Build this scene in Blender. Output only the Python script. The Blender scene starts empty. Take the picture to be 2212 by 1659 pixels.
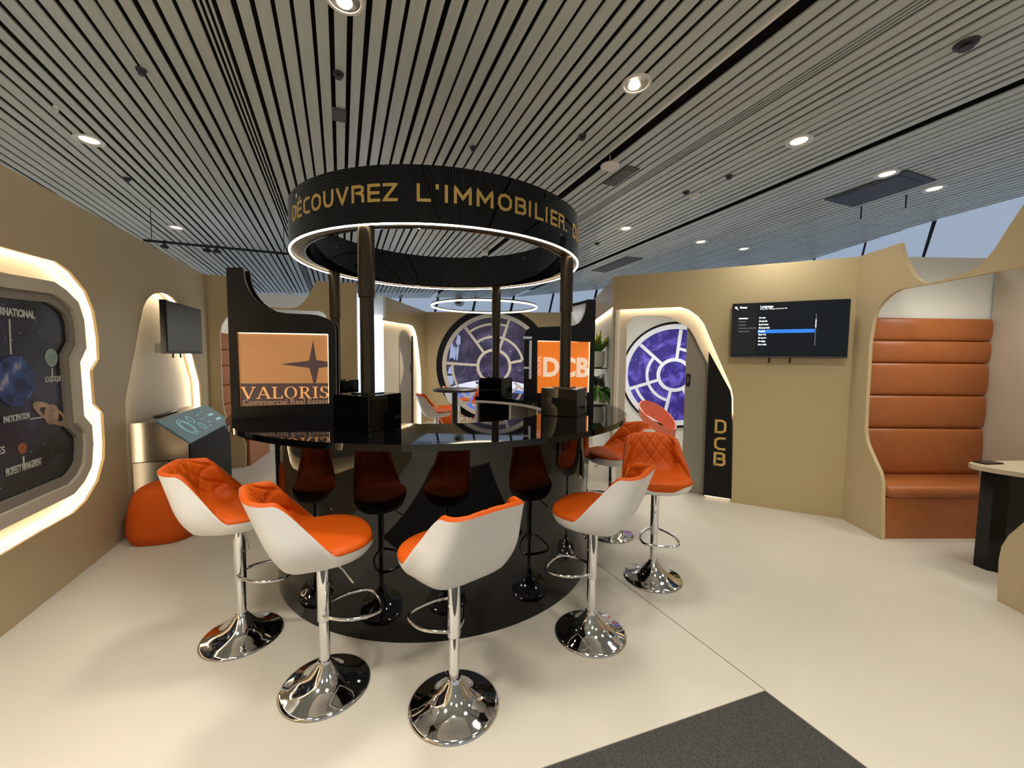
import bpy, math, random
from mathutils import Vector, Matrix
from mathutils.geometry import tessellate_polygon
random.seed(4)
PI = math.pi
D = bpy.data
C = bpy.context.scene.collection
sc = bpy.context.scene
V = Vector

# ------------------------------------------------------------------ camera, world, lights, exposure
cam = D.objects.new('camera', D.cameras.new('camera'))
C.objects.link(cam)
cam.data.sensor_width = 36.0
cam.data.lens = 14.358
cam.data.clip_start = 0.02
cam.matrix_world = Matrix.Translation((0, 0, 1.4915)) @ Matrix([[0.999945, -0.0105, -0.0], [0.000691, 0.065849, -0.997829], [0.010477, 0.997774, 0.065852]]).to_4x4()
sc.camera = cam
sc.view_settings.view_transform = 'Standard'
sc.view_settings.look = 'None'
sc.view_settings.gamma = 1.0
sc.view_settings.use_curve_mapping = False
sc.view_settings.exposure = 0.1
sc.cycles.max_bounces = 5
sc.cycles.diffuse_bounces = 3
sc.cycles.glossy_bounces = 3
sc.cycles.transmission_bounces = 2
sc.cycles.caustics_reflective = False
sc.cycles.adaptive_threshold = 0.06
sc.cycles.adaptive_min_samples = 16

w = D.worlds.new('hall_light')
sc.world = w
w.use_nodes = True
w.node_tree.nodes['Background'].inputs[0].default_value = (1.0, 0.97, 0.93, 1)
w.node_tree.nodes['Background'].inputs[1].default_value = 0.45

VX = -0.3966
CN = V((math.cos(VX), -math.sin(VX), 0))
CD = V((math.sin(VX), math.cos(VX), 0))
ZC, SC = 3.45, 0.033
def ceil_at(u, v, dz=0.0):
    p = CN * u + CD * v
    return V((p.x, p.y, ZC - SC * v + dz))

def spot(p, energy, size=110, blend=0.9, col=(1, 0.945, 0.87), target=None, rad=0.2):
    l = D.lights.new('spot_light', 'SPOT')
    l.energy = energy; l.color = col; l.spot_size = math.radians(size); l.spot_blend = blend; l.shadow_soft_size = rad
    o = D.objects.new('spot_light', l)
    o.location = p
    if target is not None:
        o.rotation_euler = (V(target) - V(p)).to_track_quat('-Z', 'Y').to_euler()
    C.objects.link(o)
    return o
def area(p, target, sx, sy, energy, col):
    l = D.lights.new('area_light', 'AREA')
    l.shape = 'RECTANGLE'; l.size = sx; l.size_y = sy; l.energy = energy; l.color = col
    o = D.objects.new('area_light', l); o.location = p
    o.rotation_euler = (V(target) - V(p)).to_track_quat('-Z', 'Y').to_euler()
    C.objects.link(o)
    return o

# downlights that are switched on: (u, v) on the ceiling, power
DOWNLIGHTS = [(-1.942, 4.711), (-2.052, 7.062), (1.898, 2.38), (3.658, 2.412), (5.088, 2.459), (5.98, 2.455), (3.68, 4.751), (5.132, 4.8), (6.077, 4.803), (0.047, 2.453)]
for (u, v), e in zip(DOWNLIGHTS, (165, 130, 85, 66, 66, 66, 76, 76, 76, 150)):
    spot(ceil_at(u, v, -0.03), e)
# unseen spots added overhead and behind the camera to brighten floor and stools
for u, v, e in ((-2.9, 1.0, 380), (-1.5, 0.9, 390), (0.2, 0.9, 120), (1.9, 0.9, 80), (3.6, 0.9, 58), (5.0, 0.8, 48),
             (-3.0, -1.0, 330), (-1.2, -1.0, 330), (0.6, -1.0, 240), (2.4, -1.0, 150), (4.2, -1.0, 90),
             (-2.0, -3.0, 300), (0.4, -3.0, 300), (2.8, -3.0, 200)):
    spot(ceil_at(u, v, -0.03), e)
spot((1.4, 1.3, 3.3), 110, 70, 0.8, (1, 0.93, 0.82), (2.5, 4.05, 1.35))
spot((-0.7, 1.5, 3.35), 60, 70, 0.8, (1, 0.93, 0.82), (-3.3, 3.9, 1.7))
# lamps inside the two booths, the little meeting room and the lounge at the back
spot((3.75, 2.9, 2.40), 30, 130, 0.8, (1, 0.95, 0.85), (3.75, 3.4, 0.6))
spot((-2.9, 6.1, 2.40), 26, 130, 0.8, (1, 0.95, 0.85), (-3.0, 6.2, 0.6))
spot((2.1, 5.4, 2.40), 80, 140, 0.8, (1, 0.98, 0.93), (2.1, 5.5, 0.6))
spot((-0.4, 7.4, 3.0), 220, 140, 0.8, (1, 0.92, 0.78), (-0.4, 7.6, 0.5))

# ------------------------------------------------------------------ materials
def lin(c):
    return tuple(((x / 255.0) / 12.92 if x <= 10 else (((x / 255.0) + 0.055) / 1.055) ** 2.4) for x in c)
def mat(name, col, rough=0.5, metal=0.0, spec=0.5, emit=None, estr=0.0, noise=0.0, nscale=40.0, bump=0.0, bscale=200.0, coat=0.0, stretch=None, aniso=0.0):
    m = D.materials.new(name); m.use_nodes = True
    nt = m.node_tree; b = nt.nodes['Principled BSDF']
    c = lin(col) if max(col) > 1.0 else col
    b.inputs['Base Color'].default_value = (*c, 1)
    b.inputs['Roughness'].default_value = rough
    b.inputs['Metallic'].default_value = metal
    b.inputs['Specular IOR Level'].default_value = spec
    b.inputs['Coat Weight'].default_value = coat
    b.inputs['Coat Roughness'].default_value = 0.03
    if aniso: b.inputs['Anisotropic'].default_value = aniso
    if emit is not None:
        e = lin(emit) if max(emit) > 1.0 else emit
        b.inputs['Emission Color'].default_value = (*e, 1)
        b.inputs['Emission Strength'].default_value = estr
    if noise or bump:
        tc = nt.nodes.new('ShaderNodeTexCoord'); mp = nt.nodes.new('ShaderNodeMapping')
        nt.links.new(tc.outputs['Object'], mp.inputs[0])
        if stretch: mp.inputs['Scale'].default_value = stretch
    if noise:
        n = nt.nodes.new('ShaderNodeTexNoise'); n.inputs['Scale'].default_value = nscale; n.inputs['Detail'].default_value = 4
        nt.links.new(mp.outputs[0], n.inputs['Vector'])
        r = nt.nodes.new('ShaderNodeValToRGB')
        r.color_ramp.elements[0].position = 0.3; r.color_ramp.elements[1].position = 0.7
        r.color_ramp.elements[0].color = (*[x * (1 - noise) for x in c], 1)
        r.color_ramp.elements[1].color = (*[min(1, x * (1 + noise)) for x in c], 1)
        nt.links.new(n.outputs[0], r.inputs[0]); nt.links.new(r.outputs[0], b.inputs['Base Color'])
    if bump:
        n = nt.nodes.new('ShaderNodeTexNoise'); n.inputs['Scale'].default_value = bscale; n.inputs['Detail'].default_value = 3
        nt.links.new(mp.outputs[0], n.inputs['Vector'])
        bp = nt.nodes.new('ShaderNodeBump'); bp.inputs['Strength'].default_value = bump; bp.inputs['Distance'].default_value = 0.004
        nt.links.new(n.outputs[0], bp.inputs['Height']); nt.links.new(bp.outputs[0], b.inputs['Normal'])
    return m
def space_mat(name, base, neb, star, glow=0.0, scale=2.0, stars=55.0):
    m = D.materials.new(name); m.use_nodes = True
    nt = m.node_tree; b = nt.nodes['Principled BSDF']; N = nt.nodes.new; L = nt.links.new
    b.inputs['Roughness'].default_value = 0.25
    tc = N('ShaderNodeTexCoord')
    n = N('ShaderNodeTexNoise'); n.inputs['Scale'].default_value = scale; n.inputs['Detail'].default_value = 8; n.inputs['Distortion'].default_value = 0.8
    L(tc.outputs['Object'], n.inputs['Vector'])
    r = N('ShaderNodeValToRGB'); e = r.color_ramp.elements
    e[0].position = 0.46; e[0].color = (*lin(base), 1); e[1].position = 0.78; e[1].color = (*lin(neb), 1)
    L(n.outputs[0], r.inputs[0])
    v = N('ShaderNodeTexVoronoi'); v.inputs['Scale'].default_value = stars
    L(tc.outputs['Object'], v.inputs['Vector'])
    lt = N('ShaderNodeMath'); lt.operation = 'LESS_THAN'; lt.inputs[1].default_value = 0.11
    L(v.outputs['Distance'], lt.inputs[0])
    cr = N('ShaderNodeSeparateColor'); L(v.outputs['Color'], cr.inputs[0])
    gt = N('ShaderNodeMath'); gt.operation = 'GREATER_THAN'; gt.inputs[1].default_value = 0.8
    L(cr.outputs[0], gt.inputs[0])
    mu = N('ShaderNodeMath'); mu.operation = 'MULTIPLY'; L(lt.outputs[0], mu.inputs[0]); L(gt.outputs[0], mu.inputs[1])
    mx = N('ShaderNodeMix'); mx.data_type = 'RGBA'
    L(mu.outputs[0], mx.inputs['Factor']); L(r.outputs[0], mx.inputs['A']); mx.inputs['B'].default_value = (*lin(star), 1)
    L(mx.outputs['Result'], b.inputs['Base Color'])
    if glow:
        L(mx.outputs['Result'], b.inputs['Emission Color']); b.inputs['Emission Strength'].default_value = glow
    return m

M = {}
M['wall'] = mat('tan_laminate', (197, 177, 140), 0.32, spec=0.35, noise=0.03, nscale=300)
M['gold_wall'] = mat('champagne_laminate', (190, 171, 130), 0.34, metal=0.2, spec=0.4, noise=0.03, nscale=350)
M['cream'] = mat('cream_paint', (205, 194, 176), 0.55, noise=0.015, nscale=60)
M['white_wall'] = mat('white_wall_paint', (222, 222, 214), 0.6)
M['wall_edge'] = mat('board_edge', (190, 178, 155), 0.6)
M['facade'] = mat('white_panel_daylight_glow', (176, 182, 196), 0.6, emit=(150, 168, 192), estr=0.72)  # opaque white wall panels; daylight on them imitated by a pale blue glow
M['facade_gap'] = mat('facade_joint', (22, 24, 28), 0.7)
M['floor'] = mat('beige_vinyl_floor', (200, 193, 177), 0.42, spec=0.3, noise=0.035, nscale=1.6, bump=0.05, bscale=8)
M['seam'] = mat('floor_seam', (120, 110, 95), 0.8)
M['carpet'] = mat('charcoal_carpet', (72, 70, 66), 0.95, spec=0.1, noise=0.35, nscale=160, bump=0.8, bscale=300)
M['slat'] = mat('grey_ceiling_slat', (188, 195, 191), 0.38, spec=0.45, noise=0.06, nscale=30, stretch=(1, 0.08, 1))
M['plenum'] = mat('black_plenum', (14, 14, 15), 0.9)
M['black_gloss'] = mat('black_lacquer', (6, 6, 7), 0.03, spec=0.38)
M['black_satin'] = mat('black_satin', (10, 10, 11), 0.3, spec=0.25)
M['black_panel'] = mat('black_laminate_panel', (9, 9, 10), 0.5, spec=0.15)
M['black_matt'] = mat('black_matt', (16, 16, 17), 0.6)
M['post'] = mat('dark_bronze_metal', (60, 53, 44), 0.32, metal=0.7, noise=0.1, nscale=80)
M['bronze_under'] = mat('bronze_underside', (92, 78, 56), 0.4, metal=0.6)
M['gold'] = mat('gold_lettering', (214, 178, 104), 0.32, metal=0.45)
M['led'] = mat('warm_led', (255, 240, 215), 0.5, emit=(1.0, 0.82, 0.55), estr=14.0)
M['led_soft'] = mat('warm_led_soft', (255, 240, 215), 0.5, emit=(1.0, 0.86, 0.6), estr=2.4)
M['chrome'] = mat('chrome', (225, 225, 228), 0.05, metal=1.0)
M['steel'] = mat('brushed_steel', (98, 94, 88), 0.36, metal=0.9, noise=0.05, nscale=20, stretch=(1, 1, 30))
M['steel_polish'] = mat('polished_steel', (108, 104, 98), 0.22, metal=0.95)
M['white_shell'] = mat('white_leatherette', (232, 230, 227), 0.45, bump=0.12, bscale=500)
M['orange'] = mat('orange_leatherette', (194, 80, 10), 0.5, spec=0.2, bump=0.12, bscale=450)
M['pouf'] = mat('orange_fabric', (204, 86, 20), 0.8, spec=0.2, bump=0.3, bscale=350)
M['leather'] = mat('cognac_leather', (166, 96, 48), 0.42, noise=0.05, nscale=14, bump=0.15, bscale=220)
M['salmon'] = mat('salmon_plastic', (240, 128, 98), 0.4)
M['screen'] = mat('tv_screen', (12, 15, 18), 0.2, spec=0.2, emit=(26, 34, 40), estr=0.35)
M['screen_off'] = mat('screen_off', (34, 33, 32), 0.2, spec=0.25)
M['screen_dark'] = mat('menu_column', (10, 11, 13), 0.12, emit=(14, 15, 17), estr=0.3)
M['screen_blue'] = mat('menu_highlight', (30, 100, 200), 0.2, emit=(40, 120, 225), estr=0.9)
M['screen_white'] = mat('menu_text', (220, 225, 230), 0.3, emit=(225, 230, 235), estr=0.9)
M['screen_grey'] = mat('menu_text_grey', (110, 112, 115), 0.3, emit=(110, 112, 115), estr=0.6)
M['touch'] = mat('touch_screen', (70, 92, 98), 0.12, emit=(70, 98, 104), estr=0.45)
M['touch_line'] = mat('touch_screen_graphic', (130, 175, 180), 0.2, emit=(125, 175, 180), estr=0.7)
M['space'] = space_mat('space_print', (14, 11, 13), (74, 70, 100), (235, 235, 255), 0.0, 2.2, 38)
M['space_blue'] = space_mat('violet_space_print', (42, 34, 108), (106, 94, 200), (235, 235, 255), 0.6, 6.0, 24)
M['space_back'] = space_mat('star_sky_print', (46, 44, 72), (96, 88, 132), (235, 235, 255), 0.25, 3.0, 14)
M['earth_glow'] = mat('earth_limb_print', (206, 214, 246), 0.4, emit=(206, 214, 246), estr=0.5)
M['earth_blue'] = mat('earth_sea_print', (96, 122, 214), 0.4, emit=(96, 122, 214), estr=0.4, noise=0.25, nscale=3)
M['pale_blue'] = mat('pale_blue_print', (160, 178, 226), 0.4, emit=(160, 178, 226), estr=0.3)
M['frame_white'] = mat('pale_frame', (206, 200, 192), 0.5)
M['frame_bright'] = mat('white_frame', (222, 226, 236), 0.45, emit=(222, 226, 236), estr=0.12)
M['poster_frame'] = mat('taupe_moulding', (205, 192, 172), 0.45)
M['poster_frame_in'] = mat('dark_taupe_moulding', (140, 131, 118), 0.45)
M['print_white'] = mat('poster_white_ink', (205, 202, 196), 0.5)
M['sign_amber'] = mat('amber_backlit_panel', (150, 104, 66), 0.3, emit=(190, 130, 78), estr=0.55, noise=0.05, nscale=6)
M['sign_orange'] = mat('orange_backlit_panel', (190, 96, 30), 0.3, emit=(232, 118, 28), estr=0.7, noise=0.04, nscale=7)
M['sign_plum'] = mat('plum_print', (82, 62, 62), 0.3, emit=(88, 66, 66), estr=0.25)
M['sign_letter'] = mat('amber_letter', (224, 160, 96), 0.3, emit=(232, 166, 98), estr=0.55)
M['sign_letter_dim'] = mat('dim_amber_letter', (170, 136, 104), 0.3, emit=(176, 140, 108), estr=0.35)
M['sign_pink'] = mat('pale_pink_letter', (238, 206, 182), 0.35, emit=(240, 208, 184), estr=0.55)
M['edge_glow'] = mat('panel_edge_light', (255, 236, 210), 0.3, emit=(255, 226, 180), estr=2.2)
M['alu'] = mat('aluminium_profile', (205, 210, 218), 0.25, metal=0.8)
M['lightbox'] = mat('lightbox_white', (220, 232, 255), 0.4, emit=(205, 224, 255), estr=1.15)
M['lightbox_print'] = mat('lightbox_print', (120, 132, 160), 0.4, emit=(130, 145, 180), estr=0.8)
M['door_grey'] = mat('brushed_grey_door', (150, 144, 132), 0.4, metal=0.35)
M['table_dark'] = mat('dark_table', (54, 46, 42), 0.4)
M['table_top'] = mat('beige_table_top', (196, 180, 152), 0.4)
M['pot'] = mat('white_pot', (226, 222, 210), 0.5)
M['leaf'] = mat('green_leaf', (74, 128, 44), 0.5, noise=0.3, nscale=30)
M['leaf_dark'] = mat('dark_green_leaf', (40, 58, 34), 0.5, noise=0.3, nscale=30)
M['leaf_yellow'] = mat('yellow_leaf', (204, 196, 40), 0.5)
M['lamp_on'] = mat('lamp_element', (255, 245, 230), 0.4, emit=(1.0, 0.88, 0.68), estr=22.0)
M['lamp_dim'] = mat('lamp_glass', (225, 220, 205), 0.3, emit=(1.0, 0.95, 0.86), estr=0.85)
M['trim_white'] = mat('white_plastic', (225, 222, 216), 0.45)
M['reflector'] = mat('lamp_reflector', (210, 208, 200), 0.2, metal=0.9)
M['hatch'] = mat('grey_hatch', (84, 83, 80), 0.6)
M['dark_grey'] = mat('dark_grey_metal', (48, 48, 50), 0.5)
def planet(name, c1, c2, sc_):
    return mat(name, tuple((a + b) / 2 for a, b in zip(c1, c2)), 0.4, noise=0.55, nscale=sc_)
M['earth'] = planet('earth_print', (30, 54, 110), (120, 140, 180), 11)
_r = [n for n in M['earth'].node_tree.nodes if n.type == 'VALTORGB'][0].color_ramp
_r.elements[0].color = (*lin((18, 32, 78)), 1); _r.elements[0].position = .38; _r.elements[1].color = (*lin((196, 190, 186)), 1); _r.elements[1].position = .72
_e = _r.elements.new(.56); _e.color = (*lin((52, 84, 150)), 1)
M['uranus'] = planet('green_planet_print', (130, 160, 146), (190, 205, 195), 4)
M['saturn'] = planet('saturn_print', (150, 116, 84), (210, 180, 150), 9)
M['mars'] = planet('mars_print', (150, 50, 26), (226, 150, 90), 8)

# ------------------------------------------------------------------ mesh helpers
class MB:
    def __init__(s): s.v = []; s.f = []
    def add(s, verts, faces, mx=None):
        o = len(s.v)
        s.v += [tuple(mx @ V(p)) if mx else tuple(p) for p in verts]
        s.f += [tuple(i + o for i in f) for f in faces]
        return s
    def box(s, c, d, mx=None, bev=0.0):
        x, y, z = (q / 2 for q in d)
        if bev <= 0:
            vs = [(c[0] + a * x, c[1] + b * y, c[2] + e * z) for e in (-1, 1) for a, b in ((-1, -1), (1, -1), (1, 1), (-1, 1))]
            return s.add(vs, [(3, 2, 1, 0), (4, 5, 6, 7), (0, 1, 5, 4), (1, 2, 6, 5), (2, 3, 7, 6), (3, 0, 4, 7)], mx)
        r = min(bev, x * .98, y * .98, z * .98)
        vs = []; fs = []
        rings = [(-z, -r), (-z + r, 0), (z - r, 0), (z, -r)]
        for zz, ins in rings:
            for a, b in ((-1, -1), (1, -1), (1, 1), (-1, 1)):
                # two verts per corner (chamfered plan)
                X, Y = x + ins, y + ins
                pts = [(a * X, b * (Y - r)), (a * (X - r), b * Y)]
                if a * b > 0: pts = pts[::-1] if False else pts
                if (a, b) in ((1, -1), (-1, 1)): pts = pts[::-1]
                for p in pts: vs.append((c[0] + p[0], c[1] + p[1], c[2] + zz))
        for k in range(3):
            for i in range(8):
                j = (i + 1) % 8
                fs.append((k * 8 + i, k * 8 + j, k * 8 + 8 + j, k * 8 + 8 + i))
        fs.append(tuple(range(7, -1, -1))); fs.append(tuple(range(24, 32)))
        return s.add(vs, fs, mx)
    def lathe(s, prof, n=48, a0=0.0, a1=2 * PI, mx=None, closed=False):
        full = abs(a1 - a0 - 2 * PI) < 1e-6
        m = n if full else n + 1
        vs = []; fs = []
        for i in range(m):
            a = a0 + (a1 - a0) * i / n
            vs += [(r * math.cos(a), r * math.sin(a), z) for r, z in prof]
        k = len(prof)
        for i in range(n):
            j = (i + 1) % m
            for q in range(k if closed else k - 1):
                q2 = (q + 1) % k
                fs.append((i * k + q, j * k + q, j * k + q2, i * k + q2))
        if not full and closed:
            fs.append(tuple(range(k))); fs.append(tuple(range((m - 1) * k + k - 1, (m - 1) * k - 1, -1)))
        return s.add(vs, fs, mx)
    def tube(s, path, r, n=8, closed=False, mx=None):
        P = [V(p) for p in path]; m = len(P); vs = []; fs = []
        up = V((0, 0, 1)); prev = None
        for i in range(m):
            if closed: t = (P[(i + 1) % m] - P[i - 1])
            else: t = P[min(i + 1, m - 1)] - P[max(i - 1, 0)]
            t.normalize()
            if prev is None:
                a = t.cross(up)
                if a.length < 1e-3: a = t.cross(V((1, 0, 0)))
            else: a = prev - t * prev.dot(t)
            a.normalize(); b = t.cross(a); prev = a
            rr = r[i] if isinstance(r, (list, tuple)) else r
            vs += [P[i] + (a * math.cos(2 * PI * k / n) + b * math.sin(2 * PI * k / n)) * rr for k in range(n)]
        for i in range(m if closed else m - 1):
            j = (i + 1) % m
            for k in range(n):
                fs.append((i * n + k, i * n + (k + 1) % n, j * n + (k + 1) % n, j * n + k))
        if not closed:
            fs.append(tuple(range(n - 1, -1, -1))); fs.append(tuple(range((m - 1) * n, m * n)))
        return s.add(vs, fs, mx)
    def sheet(s, outer, holes=(), y0=0.0, y1=0.02, mx=None):
        """plate in the local x-z plane between y0 (front) and y1 (back)"""
        loops = [list(outer)] + [list(h) for h in holes]
        tri = tessellate_polygon([[V((p[0], p[1], 0)) for p in l] for l in loops])
        flat = [p for l in loops for p in l]; n = len(flat)
        vs = [(p[0], y0, p[1]) for p in flat] + [(p[0], y1, p[1]) for p in flat]
        fs = []
        for t in tri:
            a, b, c = (flat[i] for i in t)
            ccw = (b[0] - a[0]) * (c[1] - a[1]) - (b[1] - a[1]) * (c[0] - a[0]) > 0
            t = t if ccw else (t[0], t[2], t[1])
            fs.append(tuple(t)); fs.append((t[2] + n, t[1] + n, t[0] + n))
        o = 0
        for l in loops:
            k = len(l)
            area_ = sum(l[i][0] * l[(i + 1) % k][1] - l[(i + 1) % k][0] * l[i][1] for i in range(k))
            hole = l is not loops[0]
            fwd = (area_ > 0) != hole
            for i in range(k):
                j = (i + 1) % k
                q = (o + i, o + j, o + j + n, o + i + n)
                fs.append(q[::-1] if fwd else q)
            o += k
        return s.add(vs, fs, mx)
    def ribbon(s, path, y0, y1, closed=True, mx=None):
        k = len(path)
        vs = [(p[0], y0, p[1]) for p in path] + [(p[0], y1, p[1]) for p in path]
        fs = [(i, (i + 1) % k, (i + 1) % k + k, i + k) for i in range(k if closed else k - 1)]
        return s.add(vs, fs, mx)
    def build(s, name, m, parent=None, smooth=35, kind=None, mx=None):
        me = D.meshes.new(name)
        me.from_pydata([tuple(p) for p in s.v], [], s.f)
        me.update()
        me.materials.append(m)
        if smooth:
            me.polygons.foreach_set('use_smooth', [True] * len(me.polygons))
            me.set_sharp_from_angle(angle=math.radians(smooth))
        o = D.objects.new(name, me)
        C.objects.link(o)
        if parent is not None: o.parent = parent
        if mx is not None: o.matrix_local = mx
        if kind: o['kind'] = kind
        return o
def tag(o, label, cat, group=None):
    o['label'] = label; o['category'] = cat
    if group: o['group'] = group
    return o
def thing(name, label, cat, mx=None, group=None):
    o = D.objects.new(name, None); C.objects.link(o)
    o.empty_display_size = 0.1
    if mx is not None: o.matrix_world = mx
    return tag(o, label, cat, group)
def struct(o, label=None):
    o['kind'] = 'structure'
    if label: o['label'] = label
    return o
def holder(name, mx=None):
    o = D.objects.new(name, None); C.objects.link(o)
    if mx is not None: o.matrix_world = mx
    return struct(o)
def frame(ab, z=0.0, u=0.0, y=0.0):
    (ax, ay), (bx, by) = ab
    d = V((bx - ax, by - ay, 0)).normalized(); n = V((-d.y, d.x, 0))
    p = V((ax, ay, z)) + d * u + n * y
    return Matrix(((d.x, n.x, 0, p.x), (d.y, n.y, 0, p.y), (0, 0, 1, p.z), (0, 0, 0, 1)))
def at(x, y, z=0.0, rz=0.0):
    return Matrix.Translation((x, y, z)) @ Matrix.Rotation(rz, 4, 'Z')
def length(ab):
    return math.hypot(ab[1][0] - ab[0][0], ab[1][1] - ab[0][1])
def smooth_line(pts, closed=False, it=2, keep=()):
    """Chaikin corner cutting"""
    P = [tuple(p) for p in pts]
    for _ in range(it):
        Q = []
        k = len(P)
        if not closed: Q.append(P[0])
        for i in range(k if closed else k - 1):
            a, b = P[i], P[(i + 1) % k]
            Q.append(tuple(.75 * x + .25 * y for x, y in zip(a, b)))
            Q.append(tuple(.25 * x + .75 * y for x, y in zip(a, b)))
        if not closed: Q.append(P[-1])
        P = Q
    return P
def offset_loop(pts, d):
    """move a closed loop inward (d > 0) by d"""
    k = len(pts)
    ar = sum(pts[i][0] * pts[(i + 1) % k][1] - pts[(i + 1) % k][0] * pts[i][1] for i in range(k))
    sgn = 1 if ar > 0 else -1
    out = []
    for i in range(k):
        a, b, c = V(pts[i - 1]), V(pts[i]), V(pts[(i + 1) % k])
        t1 = (b - a); t2 = (c - b)
        if t1.length < 1e-9: t1 = t2
        if t2.length < 1e-9: t2 = t1
        t1 = t1.normalized(); t2 = t2.normalized()
        n1 = V((-t1.y, t1.x)); n2 = V((-t2.y, t2.x))
        n = (n1 + n2)
        if n.length < 1e-6: n = n1
        n.normalize()
        k_ = max(0.5, n.dot(n1))
        q = b + n * (sgn * d / k_)
        out.append((q.x, q.y))
    return out
def arc(cx, cz, r, a0, a1, n=16):
    return [(cx + r * math.cos(math.radians(a0 + (a1 - a0) * i / n)), cz + r * math.sin(math.radians(a0 + (a1 - a0) * i / n))) for i in range(n + 1)]
def disc(cx, cz, r, n=48):
    return arc(cx, cz, r, 0, 360 - 360 / n, n - 1)
RX = Matrix.Rotation(PI / 2, 4, 'X')
def text(s, size, m, parent, u, z, y=-0.004, align='LEFT', bold=0.0, name='lettering', rot=0.0, width=None, ext=0.0008, shear=0.0):
    cu = D.curves.new('lettering', 'FONT'); cu.body = s; cu.size = size; cu.align_x = align; cu.offset = bold; cu.extrude = ext
    cu.resolution_u = 3; cu.shear = shear
    t = D.objects.new('lettering', cu); C.objects.link(t)
    bpy.context.view_layer.update()
    dg = bpy.context.evaluated_depsgraph_get()
    me = D.meshes.new_from_object(t.evaluated_get(dg))
    D.objects.remove(t); me.name = 'lettering'
    me.materials.clear(); me.materials.append(m)
    sx = 1.0
    if width:
        xs = [v.co.x for v in me.vertices]
        sx = width / max(1e-6, max(xs) - min(xs))
    o = D.objects.new(name, me); C.objects.link(o); o.parent = parent
    o.matrix_local = Matrix.Translation((u, y, z)) @ Matrix.Rotation(rot, 4, 'Y') @ RX @ Matrix.Diagonal((sx, 1, 1, 1))
    return o
# squared stroke alphabet: polylines on a 1 x 1 cell (second item: cell width)
G = {
 'D': (.8, [[(.05, 0), (.05, 1), (.5, 1), (.72, .85), (.75, .5), (.72, .15), (.5, 0), (.05, 0)]]),
 'E': (.7, [[(.7, 0), (.05, 0), (.05, 1), (.7, 1)], [(.05, .5), (.66, .5)]]),
 'É': (.7, [[(.7, 0), (.05, 0), (.05, 1), (.7, 1)], [(.05, .5), (.66, .5)], [(.3, 1.2), (.45, 1.32)]]),
 'C': (.75, [[(.75, 1), (.35, 1), (.1, .85), (.05, .5), (.1, .15), (.35, 0), (.75, 0)]]),
 'O': (.95, [[(.45, 1), (.2, .93), (.06, .7), (.06, .3), (.2, .07), (.45, 0), (.7, .07), (.86, .3), (.86, .7), (.7, .93), (.45, 1)]]),
 'U': (.85, [[(.05, 1), (.05, .35), (.15, .08), (.4, 0), (.65, .08), (.75, .35), (.75, 1)]]),
 'V': (.85, [[(.02, 1), (.4, 0), (.78, 1)]]),
 'R': (.8, [[(.05, 0), (.05, .98)], [(.05, 1), (.55, 1), (.72, .9), (.72, .66), (.55, .56), (.3, .56), (.55, .54), (.72, .4), (.74, 0)]]),
 'Z': (.85, [[(.03, 1), (.75, 1), (.03, 0), (.78, 0)]]),
 'L': (.75, [[(.05, 1), (.05, 0), (.7, 0)]]),
 "'": (.3, [[(.12, 1), (.12, .84)]]),
 'I': (.25, [[(.06, 0), (.06, 1)]]),
 'M': (1.1, [[(.05, 0), (.05, 1), (.5, .3), (.95, 1), (.95, 0)]]),
 'B': (.8, [[(.05, 0), (.05, 1), (.55, 1), (.7, .9), (.7, .62), (.55, .52), (.3, .52)], [(.55, .52), (.74, .4), (.74, .12), (.58, 0), (.05, 0)]]),
 '.': (.3, [[(.08, 0), (.08, .04)]]),
 ' ': (.6, []),
 'b': (.8, [[(.3, .52), (.55, .52), (.74, .4), (.74, .12), (.58, 0), (.05, 0), (.05, .9)], [(.05, 1), (.55, 1), (.72, .9), (.72, .66), (.55, .55)]]),
}
def stroke_text(mb, s, size, wd, fn, gap=.3, depth=.004, xscale=1.0):
    """fn(s, z, out) -> point; flat strokes with round ends"""
    x = 0.0
    for ch in s:
        cw, lines = G[ch]
        for ln in lines:
            P = []
            for (a, b) in zip(ln, ln[1:]):
                for i in range(6): P.append(V((a[0] + (b[0] - a[0]) * i / 6, a[1] + (b[1] - a[1]) * i / 6)))
            P.append(V(ln[-1]))
            P = [V(((x + p.x) * size * xscale, p.y * size)) for p in P]
            k = len(P); vs = []; fs = []
            for i in range(k):
                t1 = (P[i] - P[i - 1]) if i else (P[1] - P[0])
                t2 = (P[i + 1] - P[i]) if i < k - 1 else t1
                t = (t1.normalized() + t2.normalized())
                t = t.normalized() if t.length > 1e-6 else t2.normalized()
                n = V((-t.y, t.x)); f = 1 / max(.6, n.dot(V((-t2.y, t2.x)).normalized()))
                ext = V((0, 0))
                if i == 0: ext = -t * wd * .45
                if i == k - 1: ext = t * wd * .45
                a = P[i] + ext + n * wd / 2 * f; b = P[i] + ext - n * wd / 2 * f
                vs += [fn(a.x, a.y, depth), fn(b.x, b.y, depth), fn(a.x, a.y, 0), fn(b.x, b.y, 0)]
            for i in range(k - 1):
                o = i * 4
                fs += [(o, o + 1, o + 5, o + 4), (o, o + 4, o + 6, o + 2), (o + 1, o + 3, o + 7, o + 5)]
            mb.add(vs, fs)
        x += cw + gap
    return x * size * xscale
def copy_tree(o, parent=None):
    c = o.copy(); C.objects.link(c)
    if parent is not None:
        c.parent = parent; c.matrix_parent_inverse = o.matrix_parent_inverse.copy()
    for ch in list(o.children): copy_tree(ch, c)
    return c
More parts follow.
